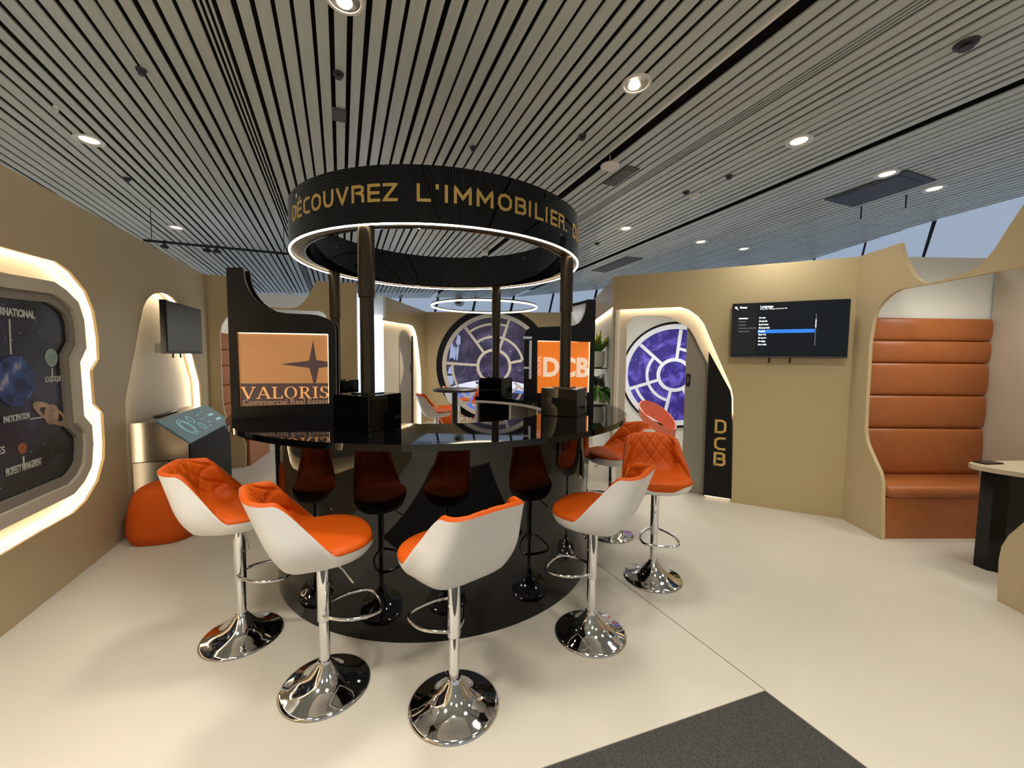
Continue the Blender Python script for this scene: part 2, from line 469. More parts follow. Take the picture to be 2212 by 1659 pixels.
LW, TW, PP, LP, DW, BW, PW, RW = ((-2.66, 2.04), (-3.888, 5.232)), ((1.163, 4.77), (3.123, 3.763)), ((3.123, 3.763), (3.052, 2.44)), ((-3.888, 5.232), (-2.17, 5.73)), ((-2.17, 6.87), (-1.95, 9.34)), ((-1.95, 9.34), (1.557, 9.1)), ((1.5, 9.1), (1.163, 4.77)), ((2.08, 6.55), (4.04, 5.543))

# ------------------------------------------------------------------ floor
carpet = [(1.16, 1.753, 0.0), (0.117, 1.391, 0.0), (1.322, 1.404, 0.0)]
ca = V(carpet[0]); e1 = (V(carpet[1]) - ca).normalized(); e2 = (V(carpet[2]) - ca).normalized()
cc = [ca, ca + e1 * 2.6, ca + e1 * 2.6 + e2 * 2.6, ca + e2 * 2.6]
mb = MB()
mb.sheet([(-7, -4.5), (8.5, -4.5), (8.5, 14), (-7, 14)], [[(p.x, p.y) for p in cc]], 0.0, -0.05, mx=Matrix(((1, 0, 0, 0), (0, 0, 1, 0), (0, 1, 0, 0), (0, 0, 0, 1))))
floor = struct(mb.build('floor', M['floor'], smooth=0))
mb = MB(); mb.sheet([(p.x, p.y) for p in cc], [], -0.004, -0.05, mx=Matrix(((1, 0, 0, 0), (0, 0, 1, 0), (0, 1, 0, 0), (0, 0, 0, 1))))
tag(mb.build('carpet', M['carpet'], smooth=0), 'charcoal grey carpet let into the beige floor in front of the bar', 'carpet')
sm = [(1.16, 1.753, 0.0), (0.983, 2.132, -0.0)]
s0, s1 = V(sm[0]), V(sm[1]); sd = (s1 - s0).normalized(); sn = V((-sd.y, sd.x, 0)) * 0.0018
mb = MB(); q = [s0 + sn, s0 - sn, s0 - sn + sd * 1.4, s0 + sn + sd * 1.4]
mb.add([(p.x, p.y, 0.0012) for p in q], [(0, 1, 2, 3)])
mb.build('floor_joint', M['seam'], floor, smooth=0)

# ------------------------------------------------------------------ ceiling of long slats
def cframe(u, v, dz=0.0):
    p = ceil_at(u, v, dz); d = V((CD.x, CD.y, -SC)).normalized(); n = CN; z = n.cross(d)
    return Matrix(((n.x, d.x, z.x, p.x), (n.y, d.y, z.y, p.y), (n.z, d.z, z.z, p.z), (0, 0, 0, 1)))
ceiling = holder('ceiling', cframe(0, 0))
mb = MB(); mb.box((1.5, 4.5, 0.16), (19, 21, 0.02)); mb.build('plenum', M['plenum'], ceiling, smooth=0)
PITCH = 0.0958
def slat_mesh(wd):
    mb = MB(); mb.box((0, 4.5, 0.006), (wd, 20.6, 0.012))
    me = D.meshes.new('slat'); me.from_pydata([tuple(p) for p in mb.v], [], mb.f); me.materials.append(M['slat']); return me
wide, thin = [slat_mesh(PITCH - 0.025 + q) for q in (-.009, -.004, 0, .004, .008)], slat_mesh(0.012)
bands = ((-0.69, .036), (2.90, .05))                 # triple slots
gaps = ((2.30, .062), (4.36, .03))                   # dark open joints
count = 0
u = -0.02 + PITCH / 2 - PITCH * 62
while u < 8.6:
    skip = any(abs(u - g) < hw for g, hw in gaps)
    if any(abs(u - b) < PITCH * .5 for b, _ in bands):
        for k in (-1, 0, 1):
            o = D.objects.new('slat', thin); C.objects.link(o); o.parent = ceiling; o.location = (u + k * 0.030, 0, 0)
    elif not skip:
        o = D.objects.new('slat', random.choice(wide)); C.objects.link(o); o.parent = ceiling; o.location = (u, 0, random.uniform(-0.001, 0.001))
    u += PITCH
# white track in the open joint
mb = MB(); mb.box((2.246, 3.6, -0.008), (0.022, 9.5, 0.02)); t = mb.build('lighting_track', M['trim_white'], ceiling, smooth=0)

# ------------------------------------------------------------------ outer facade of slanted white panels
FAC = [(-8.0, 11.2), (-4.1, 11.35), (0.02, 11.2), (2.05, 10.2), (3.85, 8.85), (5.35, 7.45), (5.55, 5.6), (5.9, 4.4), (6.4, 2.6), (7.2, 0.2)]
facade = holder('wall_back')
def zc_xy(x, y): return ZC - SC * (x * CD.x + y * CD.y)
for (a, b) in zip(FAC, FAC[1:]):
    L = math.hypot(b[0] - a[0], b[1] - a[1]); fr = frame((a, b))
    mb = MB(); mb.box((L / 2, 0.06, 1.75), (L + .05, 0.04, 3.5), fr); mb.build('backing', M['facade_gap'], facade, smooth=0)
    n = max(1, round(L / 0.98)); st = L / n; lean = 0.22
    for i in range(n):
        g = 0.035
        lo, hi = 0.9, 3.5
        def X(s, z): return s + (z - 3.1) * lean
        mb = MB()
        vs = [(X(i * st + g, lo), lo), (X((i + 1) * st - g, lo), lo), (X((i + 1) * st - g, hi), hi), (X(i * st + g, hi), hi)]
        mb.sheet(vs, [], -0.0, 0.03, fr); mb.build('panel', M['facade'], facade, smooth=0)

# ------------------------------------------------------------------ left wall: poster recess and kiosk niche
PO = [(0.181, 2.05), (0.398, 2.055), (0.619, 2.062), (0.755, 2.024), (0.92, 1.918), (1.001, 1.784), (1.034, 1.599), (1.032, 1.454), (0.938, 1.365), (0.948, 1.121), (1.039, 1.042), (1.042, 0.822), (1.025, 0.707), (0.934, 0.565), (0.782, 0.466), (0.644, 0.431), (0.331, 0.431), (0.036, 0.423)]
FO = [(0.169, 1.909), (0.552, 1.927), (0.664, 1.893), (0.78, 1.83), (0.833, 1.714), (0.841, 1.522), (0.762, 1.427), (0.771, 1.059), (0.853, 0.982), (0.856, 0.847), (0.825, 0.696), (0.73, 0.612), (0.618, 0.564), (0.049, 0.565)]
FI = [(0.165, 1.863), (0.514, 1.871), (0.62, 1.837), (0.709, 1.732), (0.727, 1.52), (0.668, 1.441), (0.664, 1.058), (0.749, 0.98), (0.753, 0.868), (0.718, 0.752), (0.61, 0.672), (0.47, 0.636), (0.056, 0.632)]
UC = -0.42            # centre line of the poster along the wall
def mirrored(pts):
    return [p for p in pts] + [(2 * UC - p[0], p[1]) for p in reversed(pts)]
PO, FO, FI = mirrored(PO), mirrored(FO), mirrored(FI)
NI = [(1.349, 0.242), (1.34, 0.747), (1.361, 1.106), (1.408, 1.208), (1.541, 1.479), (1.654, 1.732), (1.747, 1.898), (1.805, 1.962), (1.882, 2.01), (1.96, 2.046), (2.049, 2.067), (2.162, 2.083), (2.28, 2.085), (2.39, 2.067), (2.493, 2.037), (2.608, 1.952), (2.792, 1.695), (2.972, 1.372), (3.103, 1.151), (3.125, 0.924), (3.103, 0.728)]
NI = [(NI[0][0], 0.0)] + NI + [(NI[-1][0], 0.0)]
LWL = length(LW); fL = frame(LW); ZT = 2.49
wl = holder('wall_left', fL)
outer = [(-4.2, 0), (NI[0][0], 0)] + NI[1:-1] + [(NI[-1][0], 0), (LWL, 0), (LWL, ZT), (-4.2, ZT)]
mb = MB(); mb.sheet(outer, [PO], 0.0, 0.018); mb.build('wall_panel', M['wall'], wl, smooth=30)
# recesses behind the board
def recess(parent, loop, depth, m_back, led, led_y=(0.022, 0.04), grow=0.06, open_bottom=False, estr='led'):
    big = offset_loop(loop, -grow)
    if open_bottom:
        big = [(x, max(z, 0.0)) for x, z in big]
    mb = MB(); mb.sheet(big, [], depth, depth + 0.02); mb.build('recess_panel', m_back, parent, smooth=30)
    mb = MB(); mb.ribbon(big, 0.02, depth, True); mb.build('recess_side', m_back, parent, smooth=30)
    return big
recess(wl, PO, 0.085, M['cream'], None, grow=0.03)
lp = offset_loop(PO, -0.022)
mb = MB(); mb.ribbon(lp, 0.03, 0.07, True); mb.build('light_strip', M['led'], wl, smooth=30)
recess(wl, NI, 0.11, M['cream'], None, grow=0.03, open_bottom=True)
ln = [(x, z) for x, z in offset_loop(NI, -0.022)][1:-1]
mb = MB(); mb.ribbon(ln, 0.03, 0.075, False); mb.build('light_strip', M['led'], wl, smooth=30)

# the space poster in its stepped moulding
po = thing('space_poster', 'framed space print with planets and white captions in the lit recess', 'poster', fL)
def ring_sheet(o, i, y0, y1): 
    mb = MB(); mb.sheet(o, [i], y0, y1); return mb
mid = [((a[0] * .45 + b[0] * .55), (a[1] * .45 + b[1] * .55)) for a, b in zip(FO, [min(FI, key=lambda q: (q[0] - p[0]) ** 2 + (q[1] - p[1]) ** 2) for p in FO])]
ring_sheet(FO, offset_loop(FO, 0.075), -0.02, 0.084).build('moulding', M['poster_frame'], po, smooth=30)
ring_sheet(offset_loop(FO, 0.07), offset_loop(FO, 0.13), 0.0, 0.084).build('inner_moulding', M['poster_frame_in'], po, smooth=30)
mb = MB(); mb.sheet(offset_loop(FO, 0.12), [], 0.02, 0.03); mb.build('print', M['space'], po, smooth=0)
yp = 0.0165
def pdisc(name, m, px_c, px_r, squash=1.0, y=yp):
    mb = MB(); mb.sheet([(px_c[0] + (q[0] - px_c[0]), px_c[1] + (q[1] - px_c[1]) * squash) for q in disc(px_c[0], px_c[1], px_r, 40)], [], y, 0.0195)
    return mb.build(name, m, po, smooth=0)
ec, er = [(0.252, 1.329), (0.394, 1.321)]
pdisc('earth', M['earth'], ec, er[0] - ec[0] + .0)
gc, gr = [(0.555, 1.457), (0.611, 1.456)]
pdisc('green_planet', M['uranus'], gc, gr[0] - gc[0])
scn, sr = [(0.526, 1.105), (0.569, 1.099)]
mb = MB(); rg = [(scn[0] + .17 * math.cos(a) * math.cos(-.5) - .05 * math.sin(a) * math.sin(-.5), scn[1] + .17 * math.cos(a) * math.sin(-.5) + .05 * math.sin(a) * math.cos(-.5)) for a in [2 * PI * i / 40 for i in range(40)]]
mb.sheet(rg, [[(scn[0] + (p[0] - scn[0]) * .68, scn[1] + (p[1] - scn[1]) * .6) for p in rg]], yp - .001, .0195); mb.build('planet_ring', M['saturn'], po, smooth=0)
pdisc('ringed_planet', M['saturn'], scn, sr[0] - scn[0] + .02)
mc, mr = [(0.272, 0.945), (0.303, 0.939)]
pdisc('red_planet', M['mars'], mc, mr[0] - mc[0])
T = [(0.432, 1.696), (0.363, 1.315), (0.628, 1.307), (0.15, 1.11), (0.337, 1.111), (0.151, 1.012), (0.148, 0.977), (0.14, 0.821), (0.41, 0.825)]
hq = [(0.151, 1.706), (0.432, 1.69), (0.435, 1.732)]
text('INTERNATIONAL', (hq[2][1] - hq[1][1]) * 1.38, M['print_white'], po, hq[1][0], hq[1][1], yp, 'RIGHT', 0.003, width=(hq[1][0] - hq[0][0]) * 13 / 10.15)
a, b = [(0.483, 1.307), (0.628, 1.307)]; text('LOGISTIQUE', 0.05, M['print_white'], po, a[0], a[1], yp, 'LEFT', 0.001, width=b[0] - a[0])
a, b = [(0.15, 1.108), (0.337, 1.103)]; text('PARTICIPATION', 0.05, M['print_white'], po, a[0], a[1], yp, 'LEFT', 0.001, width=b[0] - a[0])
a = [(0.15, 0.997), (0.147, 0.967)]; text('LOCAUX', 0.055, M['print_white'], po, a[0][0] - .04, a[0][1] + .01, yp, 'RIGHT', 0.001); text("D'ACTIVITÉS", 0.055, M['print_white'], po, a[1][0], a[1][1] - .02, yp, 'RIGHT', 0.001)
a, b = [(0.14, 0.824), (0.409, 0.814)]; text('PROPERTY MANAGEMENT', 0.06, M['print_white'], po, a[0], (a[1] + b[1]) / 2, yp, 'LEFT', 0.001, width=b[0] - a[0])
for p0, p1 in ([(0.242, 1.67), (0.235, 1.476)], [(0.557, 1.393), (0.552, 1.335)], [(0.275, 0.899), (0.273, 0.846)], [(0.347, 1.102), (0.439, 1.099)]):
    mb = MB(); a, b = V(p0), V(p1); d = (b - a).normalized(); n = V((-d.y, d.x)) * .004
    mb.sheet([tuple(a + n), tuple(a - n), tuple(b - n), tuple(b + n)], [], yp, .0195); mb.build('pointer_line', M['print_white'], po, smooth=0)

# ------------------------------------------------------------------ right wall (television and lit doorway)
TWL = length(TW); fT = frame(TW)
wr = holder('wall_right', fT)
RO = [(0.721, 2.049), (0.805, 2.015), (0.897, 1.943), (0.958, 1.859), (1.002, 1.752), (1.05, 1.636), (1.238, 1.197), (1.259, 1.093), (1.267, 0.901), (1.287, 0.0)]
zl = RO[0][1]
RO = [(0.0, zl)] + RO[:-1] + [(RO[-1][0], 0.0)]
outer = [(RO[-1][0], 0.0), (TWL, 0), (TWL, 2.43), (0, 2.43)] + RO[:-1]
mb = MB(); mb.sheet(outer, [], 0.0, 0.018); mb.build('wall_panel', M['gold_wall'], wr, smooth=30)
OP = [(0.143, 1.86), (0.162, 1.912), (0.197, 1.958), (0.247, 1.977), (0.388, 1.977), (0.535, 1.967), (0.622, 1.943), (0.704, 1.886), (0.774, 1.854), (0.821, 1.809), (0.869, 1.725), (0.923, 1.607), (1.009, 1.437)]
od = [(1.009, 1.437), (1.023, 0.02), (0.195, 0.222)]
OP = [(OP[0][0], 0.0)] + OP + [(od[1][0] + .012, 0.0)]
bk = 0.07
back_outer = [(-0.02, 0), (OP[0][0], 0)] + OP[1:-1] + [(OP[-1][0], 0), (RO[-1][0] + .05, 0)] + [(x + .05, z + .03) for x, z in reversed(RO[1:-1])] + [(-0.02, zl + .03)]
mb = MB(); mb.sheet(back_outer, [], bk, bk + 0.03); mb.build('arch_panel', M['cream'], wr, smooth=30)
led = [(x + .014, z + .018) for x, z in RO[:-1]]
mb = MB(); mb.ribbon(led, 0.024, 0.055, False); mb.build('light_strip', M['led'], wr, smooth=30)
mb = MB(); mb.ribbon([(x + .03, z + .028) for x, z in RO], 0.018, bk, False); mb.build('recess_side', M['cream'], wr, smooth=30)
# black name panel at the side of the doorway
np_ = thing('name_panel', 'black tapering panel with gold letters beside the lit doorway', 'panel', fT)
NP = [(1.013, 1.573), (1.231, 1.163), (1.247, 1.083), (1.285, 0.035), (1.017, 0.039)]
NP = [NP[0], NP[1], NP[2], (NP[3][0], 0.03), (NP[4][0], 0.03)]
mb = MB(); mb.sheet(NP, [], 0.012, 0.045); mb.build('board', M['black_satin'], np_, smooth=0)
mb = MB(); mb.box(((NP[3][0] + NP[4][0]) / 2, 0.05, 0.022), (NP[3][0] - NP[4][0] - .02, 0.015, 0.012)); mb.build('floor_light', M['led_soft'], np_, smooth=0)
for ch, pxs in (('D', [(1.106, 0.726), (1.205, 0.848)]), ('C', [(1.105, 0.548), (1.204, 0.662)]), ('B', [(1.107, 0.38), (1.211, 0.501)])):
    (u0, z0), (u1, z1) = pxs
    mb = MB(); h = z1 - z0
    stroke_text(mb, ch, h, h * .19, lambda s, z, d: (u0 + s * (u1 - u0) / h / .8, 0.012 - d, z0 + z), depth=.006)
    mb.build('letter', M['gold'], np_, smooth=0)
# sliding door leaf of the little room
sd_ = thing('sliding_door', 'brushed grey sliding door leaf standing half open with black handle', 'door', fT)
dl = [(0.805, 1.863), (0.807, 1.308), (0.868, 1.156), (0.834, 1.309)]
mb = MB(); mb.box(((dl[0][0] - .02 + TWL * 0 + dl[0][0] + .62) / 2, 0.15, 1.05), (.64, 0.035, 2.1), bev=.004); leaf = mb.build('leaf', M['door_grey'], sd_)
mb = MB(); mb.box((dl[0][0] + .012, 0.125, 1.2 + .06), (.045, 0.02, .14), bev=.008); hd = mb.build('handle', M['black_matt'], sd_)
mb = MB(); mb.box((dl[0][0] + .012, 0.112, 1.2 + .06), (.018, 0.012, .075), bev=.004); mb.build('latch', M['steel_polish'], hd)
# the room behind the doorway
fR = frame(RW)
rb = holder('wall_inner', fR)
mb = MB(); mb.sheet([(-1.3, 0), (2.6, 0), (2.6, 2.43), (-1.3, 2.43)], [], 0, 0.03); mb.build('wall_panel', M['white_wall'], rb, smooth=0)

def porthole(name, label, fr, cen, R, spokes, arcs, m_ring, m_space, disc_r, top_clip=None, extra=None, y=-0.03, rim=.06, group=None):
    t = thing(name, label, 'window panel', fr, group)
    cx, cz = cen
    black = [(x, max(0.02, min(z, top_clip) if top_clip else z)) for x, z in disc(cx, cz, disc_r, 72)]
    mb = MB(); mb.sheet(black, [], -0.012, -0.001); mb.build('surround', M['black_satin'], t, smooth=0)
    mb = MB(); mb.sheet(disc(cx, cz, R - rim * .5, 72), [], -0.018, -0.012); mb.build('print', m_space, t, smooth=0)
    mb = MB(); mb.sheet(disc(cx, cz, R, 72), [disc(cx, cz, R - rim, 72)], y - .015, -0.012); mb.build('outer_ring', m_ring, t, smooth=30)
    ri = R * .335
    mb = MB(); mb.sheet(disc(cx, cz, ri, 48), [disc(cx, cz, ri - rim * .7, 48)], y, -0.018); mb.build('inner_ring', m_ring, t, smooth=30)
    wsp = rim * .29
    for a, r0, r1 in spokes:
        c, s = math.cos(math.radians(a)), math.sin(math.radians(a)); n = V((-s, c)) * wsp
        p, q = V((cx + c * R * r0, cz + s * R * r0)), V((cx + c * R * r1, cz + s * R * r1))
        mb = MB(); mb.sheet([tuple(p + n), tuple(p - n), tuple(q - n * 1.25), tuple(q + n * 1.25)], [], y + .002, -0.018); mb.build('spoke', m_ring, t, smooth=0)
    for rr, a0, a1 in arcs:
        o = arc(cx, cz, R * rr + wsp, a0, a1, 24); i = arc(cx, cz, R * rr - wsp, a1, a0, 24)
        mb = MB(); mb.sheet(o + i, [], y + .001, -0.018); mb.build('curved_bar', m_ring, t, smooth=30)
    return t
cen, e0 = [(0.49, 1.241), (-0.243, 1.219)]
Rr_ = abs(cen[0] - e0[0])
zt_ = [(0.515, 2.066), (0.506, 0.409)]; Rr_ = (Rr_ + (zt_[0][1] - zt_[1][1]) / 2) / 2
porthole('porthole_panel', 'round white spoked window with violet starry print inside the doorway room', fR, cen, Rr_,
         [(84, .33, .97), (138, .33, .97), (200, .33, .97), (259, .33, .97), (302, .33, .97), (20, .33, .97)],
         [(.52, 138, 259), (.78, 200, 259), (.52, 20, 84), (.76, 302, 380)], M['frame_bright'], M['space_blue'], Rr_ * 1.05, rim=.075)

# plant wall beside the doorway
fP = frame(PW); PWL = length(PW)
wp = holder('wall_side', fP)
lz = [(2.72, 2.095), (4.338, 2.093)]
zled = (lz[0][1] + lz[1][1]) / 2
mb = MB(); mb.sheet([(0, zled), (PWL, zled), (PWL, 2.43), (0, 2.43)], [], 0, 0.02); mb.build('upper_panel', M['wall'], wp, smooth=0)
mb = MB(); mb.sheet([(0, 0), (PWL, 0), (PWL, zled + .05), (0, zled + .05)], [], 0.06, 0.08); mb.build('lower_panel', M['white_wall'], wp, smooth=0)
mb = MB(); mb.sheet([(PWL - .24, 0), (PWL, 0), (PWL, zled + .02), (PWL - .24, zled + .02)], [], 0.03, 0.06); mb.build('corner_board', M['cream'], wp, smooth=0)
mb = MB(); mb.box((PWL / 2, 0.04, zled + .022), (PWL, 0.02, 0.02)); mb.build('light_strip', M['led'], wp, smooth=0)

# ------------------------------------------------------------------ television
def wall_tv(name, label, mx, wdt, hgt, m_scr, dep=0.05):
    t = thing(name, label, 'television', mx)
    mb = MB(); mb.box((wdt / 2, dep / 2, hgt / 2), (wdt, dep, hgt), bev=.004); mb.build('casing', M['black_satin'], t)
    mb = MB(); mb.box((wdt / 2, -0.002, hgt / 2 + .012), (wdt - .012, 0.004, hgt - .034)); mb.build('screen', m_scr, t, smooth=0)
    mb = MB(); mb.box((wdt / 2, -0.001, .009), (wdt, 0.008, .016)); mb.build('lower_bezel', M['dark_grey'], t, smooth=0)
    mb = MB(); mb.box((wdt / 2, dep + .03, hgt / 2), (wdt * .4, .06, hgt * .5)); mb.build('wall_bracket', M['black_matt'], t, smooth=0)
    return t
tv4 = [(1.201, 2.031), (2.157, 2.045), (2.162, 1.491), (1.205, 1.492)]
u0 = (tv4[0][0] + tv4[3][0]) / 2; u1 = (tv4[1][0] + tv4[2][0]) / 2; z0 = (tv4[2][1] + tv4[3][1]) / 2; z1 = (tv4[0][1] + tv4[1][1]) / 2
W_, H_ = (u1 - u0) * .975, (z1 - z0) * .975
tv = wall_tv('television', 'large black television showing a blue highlighted setup menu on the gold wall', frame(TW, z0 + .02, u0 + .01, -0.11), W_, H_, M['screen'])
mb = MB(); mb.box((W_ * .115, -0.0045, H_ * .515), (W_ * .222, 0.001, H_ * .93)); mb.build('menu_column', M['screen_dark'], tv, smooth=0)
mb = MB(); mb.box((W_ * .485, -0.0046, H_ * .475), (W_ * .485, 0.0014, H_ * .062)); mb.build('menu_highlight', M['screen_blue'], tv, smooth=0)
mb = MB(); mb.box((W_ * .735, -0.0046, H_ * .49), (W_ * .005, 0.001, H_ * .55)); mb.build('scroll_bar', M['screen_grey'], tv, smooth=0)
mb = MB(); mb.box((W_ * .735, -0.0052, H_ * .60), (W_ * .008, 0.001, H_ * .14)); mb.build('scroll_thumb', M['screen_white'], tv, smooth=0)
def tvt(s, fx, fy, size, m=M['screen_white'], b=.0012, y=-0.0062): return text(s, size * H_, m, tv, W_ * fx, H_ * fy, y, 'LEFT', b, ext=.0003)
tvt('Setup', .07, .905, .052); tvt('Language', .255, .905, .055); tvt('Select your language, then press OK', .255, .872, .028, b=.0004)
tvt('Language', .065, .71, .04)
for i, s in enumerate(('Country', 'Location', 'Connect to network', 'Usage mode')): tvt(s, .065, .652 - i * .06, .034, M['screen_grey'], .0006)
for i, s in enumerate(('Dansk', 'Deutsch', 'Eesti keel', 'Ελληνικά', 'English', 'Español', 'Français', 'Gaeilge', 'Hrvatski')): tvt(s, .25, .71 - i * .0605, .038)
mb = MB(); mb.tube([(W_ * .038, -.006, H_ * .915), (W_ * .055, -.006, H_ * .88)], .004, 8); mb.lathe([(0, 0), (.011, 0), (.011, .002), (0, .002)], 16, mx=Matrix.Translation((W_ * .035, -.0055, H_ * .922)) @ RX); mb.build('tool_icon', M['screen_white'], tv)
for fx in (.36, .54):
    mb = MB(); mb.tube([(W_ * fx, .03, .01), (W_ * fx + .003, .035, -.05)], .008, 6); mb.build('cable_strap', M['black_matt'], tv)

# left television over the kiosk
l4 = [(1.861, 1.894), (2.916, 1.924), (2.896, 1.352), (1.906, 1.345)]
ltv = frame(LW, 1.49, 1.86, -0.12)
LTW, LTH = .93, .50
tv2 = wall_tv('television', 'switched off television turned out from the white niche above the kiosk', ltv, LTW, LTH, M['screen_off'])
mb = MB(); mb.box((.035, .075, .05), (.05, .05, .09)); mb.build('wall_arm', M['dark_grey'], tv2)
for fx in (.22, .42):
    mb = MB(); mb.tube([(LTW * fx, .03, .01), (LTW * fx + .006, .03, -.04)], .008, 6); mb.build('cable_strap', M['black_matt'], tv2)

# ------------------------------------------------------------------ booth portals and benches
PPL = 2.9; fPP = frame(PP)
pr = holder('wall_booth', fPP)
cL = [(0.442, 0.012), (0.409, 0.467), (0.384, 0.55), (0.336, 0.617), (0.27, 0.709), (0.225, 0.781), (0.197, 0.878), (0.19, 1.082), (0.182, 1.65), (0.202, 1.829), (0.232, 1.924), (0.296, 1.994), (0.369, 2.041), (0.452, 2.065), (0.61, 2.063)]
zh = cL[-1][1]
uf = cL[0][0]; um = .87 + uf * 0 + .0
near = [(1.298, -0.017), (1.287, 0.256), (1.295, 0.349), (1.326, 0.431), (1.397, 0.545)]
hd_ = [(0.422, 2.436), (0.464, 2.316), (0.517, 2.215), (0.569, 2.14), (0.626, 2.095), (0.686, 2.07), (0.957, 2.096), (1.013, 2.115), (1.066, 2.157), (1.115, 2.218), (1.182, 2.334), (1.25, 2.44)]
left_side = [(uf, 0.0)] + cL[1:]
right_side = [(near[-1][0] + .28, zh), (near[-1][0] + .36, zh - .08), (near[-1][0] + .38, zh - .25), (near[-1][0] + .38, .86), (near[-1][0] + .32, .76), (near[-1][0] + .12, .66)] + list(reversed(near))
right_side[-1] = (near[0][0], 0.0)
outer = [(0.0, 0.0)] + left_side + right_side + [(PPL, 0), (PPL, 2.43), hd_[-1]] + list(reversed(hd_[:-1])) + [(0, 2.43)]
mb = MB(); mb.sheet(outer, [], 0.0, 0.03); mb.build('portal_panel', M['wall'], pr, smooth=25)
# inside of the booth
mb = MB()
mb.box((0.0 + .02, .55, 1.05), (.03, 1.04, 2.1)); 
bx0 = frame(((3.1, 3.67), (3.95, 3.69)))
rbw = holder('wall_rear', bx0)
mb = MB(); mb.box((.66, .085, 1.215), (1.26, .03, 2.43)); mb.build('rear_panel', M['white_wall'], rbw, smooth=0)
rbs = holder('wall_booth_side', bx0)
mb = MB(); mb.box((1.275, -1.2, 1.2), (.03, 2.5, 2.4)); mb.build('side_panel', M['cream'], rbs, smooth=0)
def bench(name, label, mx, wdt, zs, ztop, seat_z, seat_d, group=None):
    t = thing(name, label, 'bench', mx, group)
    def pad(z0, z1, th, wd=wdt, y0=0.0):
        mb = MB(); n = 10; vs = []; fs = []
        prof = []
        for i in range(n + 1):
            a = PI * i / n
            prof.append((y0 - th * (math.sin(a) ** .45), z0 + (z1 - z0) * (1 - math.cos(a)) / 2))
        for x in (0, .012, wd - .012, wd):
            k = 1.0 if 0 < x < wd else .6
            vs += [(x, y0 + (y - y0) * k, z) for y, z in prof]
        m = n + 1
        for c in range(3):
            for i in range(n): fs.append((c * m + i, (c + 1) * m + i, (c + 1) * m + i + 1, c * m + i + 1))
        fs.append(tuple(range(n, -1, -1))); fs.append(tuple(range(3 * m, 4 * m)))
        mb.add(vs, fs); return mb
    for a, b in zip(zs, zs[1:]): pad(a, b, .045).build('back_cushion', M['leather'], t, smooth=60)
    mb = MB(); mb.box((wdt / 2, -seat_d / 2, seat_z - .05), (wdt, seat_d, .10), bev=.018); mb.build('seat', M['leather'], t, smooth=60)
    mb = MB(); mb.box((wdt / 2, -seat_d / 2 + .01, (seat_z - .1) / 2), (wdt, seat_d - .02, seat_z - .1)); mb.build('plinth', M['leather'], t, smooth=0)
    return t
sz = [(1.187, 1.894), (0.592, 1.882), (0.609, 1.677), (0.624, 1.478), (0.648, 1.181), (0.672, 0.88), (0.706, 0.443)]
zs = [sz[6][1], sz[5][1], sz[4][1], sz[3][1], sz[2][1], sz[1][1]]
bench('booth_bench', 'tall cognac leather bench with five horizontal cushions in the booth by the television', frame(((3.1, 3.67), (3.95, 3.69)), 0, .035, 0.055), 1.21, zs, zs[-1], .45, .40)
# booth table
tt = thing('booth_table', 'beige topped table on a dark faceted column inside the booth', 'table', at(3.5, 2.88, 0, .06))
tp = [(-.19, -.02), (-.185, .03), (-.15, .075), (-.05, .11), (.55, .13), (.55, -.40), (.0, -.30), (-.1, -.2), (-.17, -.09)]
mb = MB(); mb.sheet(tp, [], .725, .757, mx=Matrix(((1, 0, 0, 0), (0, 0, 1, 0), (0, 1, 0, 0), (0, 0, 0, 1)))); mb.build('table_top', M['table_top'], tt, smooth=0)
mb = MB(); mb.sheet([(-.09, .04), (-.085, -.035), (-.03, -.085), (.12, -.10), (.16, .0), (.1, .08), (-.03, .08)], [], 0.0, .725, mx=Matrix(((1, 0, 0, 0), (0, 0, 1, 0), (0, 1, 0, 0), (0, 0, 0, 1)))); mb.build('column', M['black_gloss'], tt, smooth=0)
ph = thing('tablet', 'thin dark tablet lying on the beige booth table', 'tablet', at(3.47, 2.93, .758, .15))
mb = MB(); mb.box((0, 0, .004), (.16, .08, .008), bev=.003); mb.build('body', M['black_satin'], ph)
mb = MB(); mb.box((0, 0, .0085), (.15, .07, .001)); mb.build('screen', M['screen_off'], ph, smooth=0)

# left booth behind the kiosk
LPL = length(LP); fLP = frame(LP)
pl = holder('wall_corner', fLP)
c2 = [(0.379, -0.023), (0.388, 0.301), (0.353, 0.395), (0.291, 0.478), (0.221, 0.566), (0.176, 0.659), (0.153, 0.751), (0.137, 0.915), (0.139, 1.454), (0.138, 1.756), (0.156, 1.857), (0.19, 1.923), (0.232, 1.978), (0.285, 2.021), (0.354, 2.053)]
zh2 = [(1.031, 2.087)][0][1]; c2.append((c2[-1][0] + .07, zh2))
ur = [(1.405, 1.978)][0][0]
ls = [(c2[0][0], 0.0)] + c2[1:]
rs = [(ur - .10, zh2), (ur - .04, zh2 - .02), (ur - .01, zh2 - .06), (ur, zh2 - .12), (ur, .9), (ur - .05, .75), (ur - .2, .55), (ur - .2, 0.0)]
hr = [(0.445, 2.478), (0.461, 2.331), (0.506, 2.215), (0.573, 2.146), (0.674, 2.115), (0.986, 2.11), (1.054, 2.138), (1.117, 2.196), (1.169, 2.272), (1.283, 2.512)]
hr[0] = (hr[0][0], ZT); hr[-1] = (hr[-1][0], ZT)
outer = [(0, 0)] + ls + rs + [(LPL, 0), (LPL, ZT)] + list(reversed(hr)) + [(0, ZT)]
mb = MB(); mb.sheet(outer, [], 0, 0.03); mb.build('portal_panel', M['wall'], pl, smooth=25)
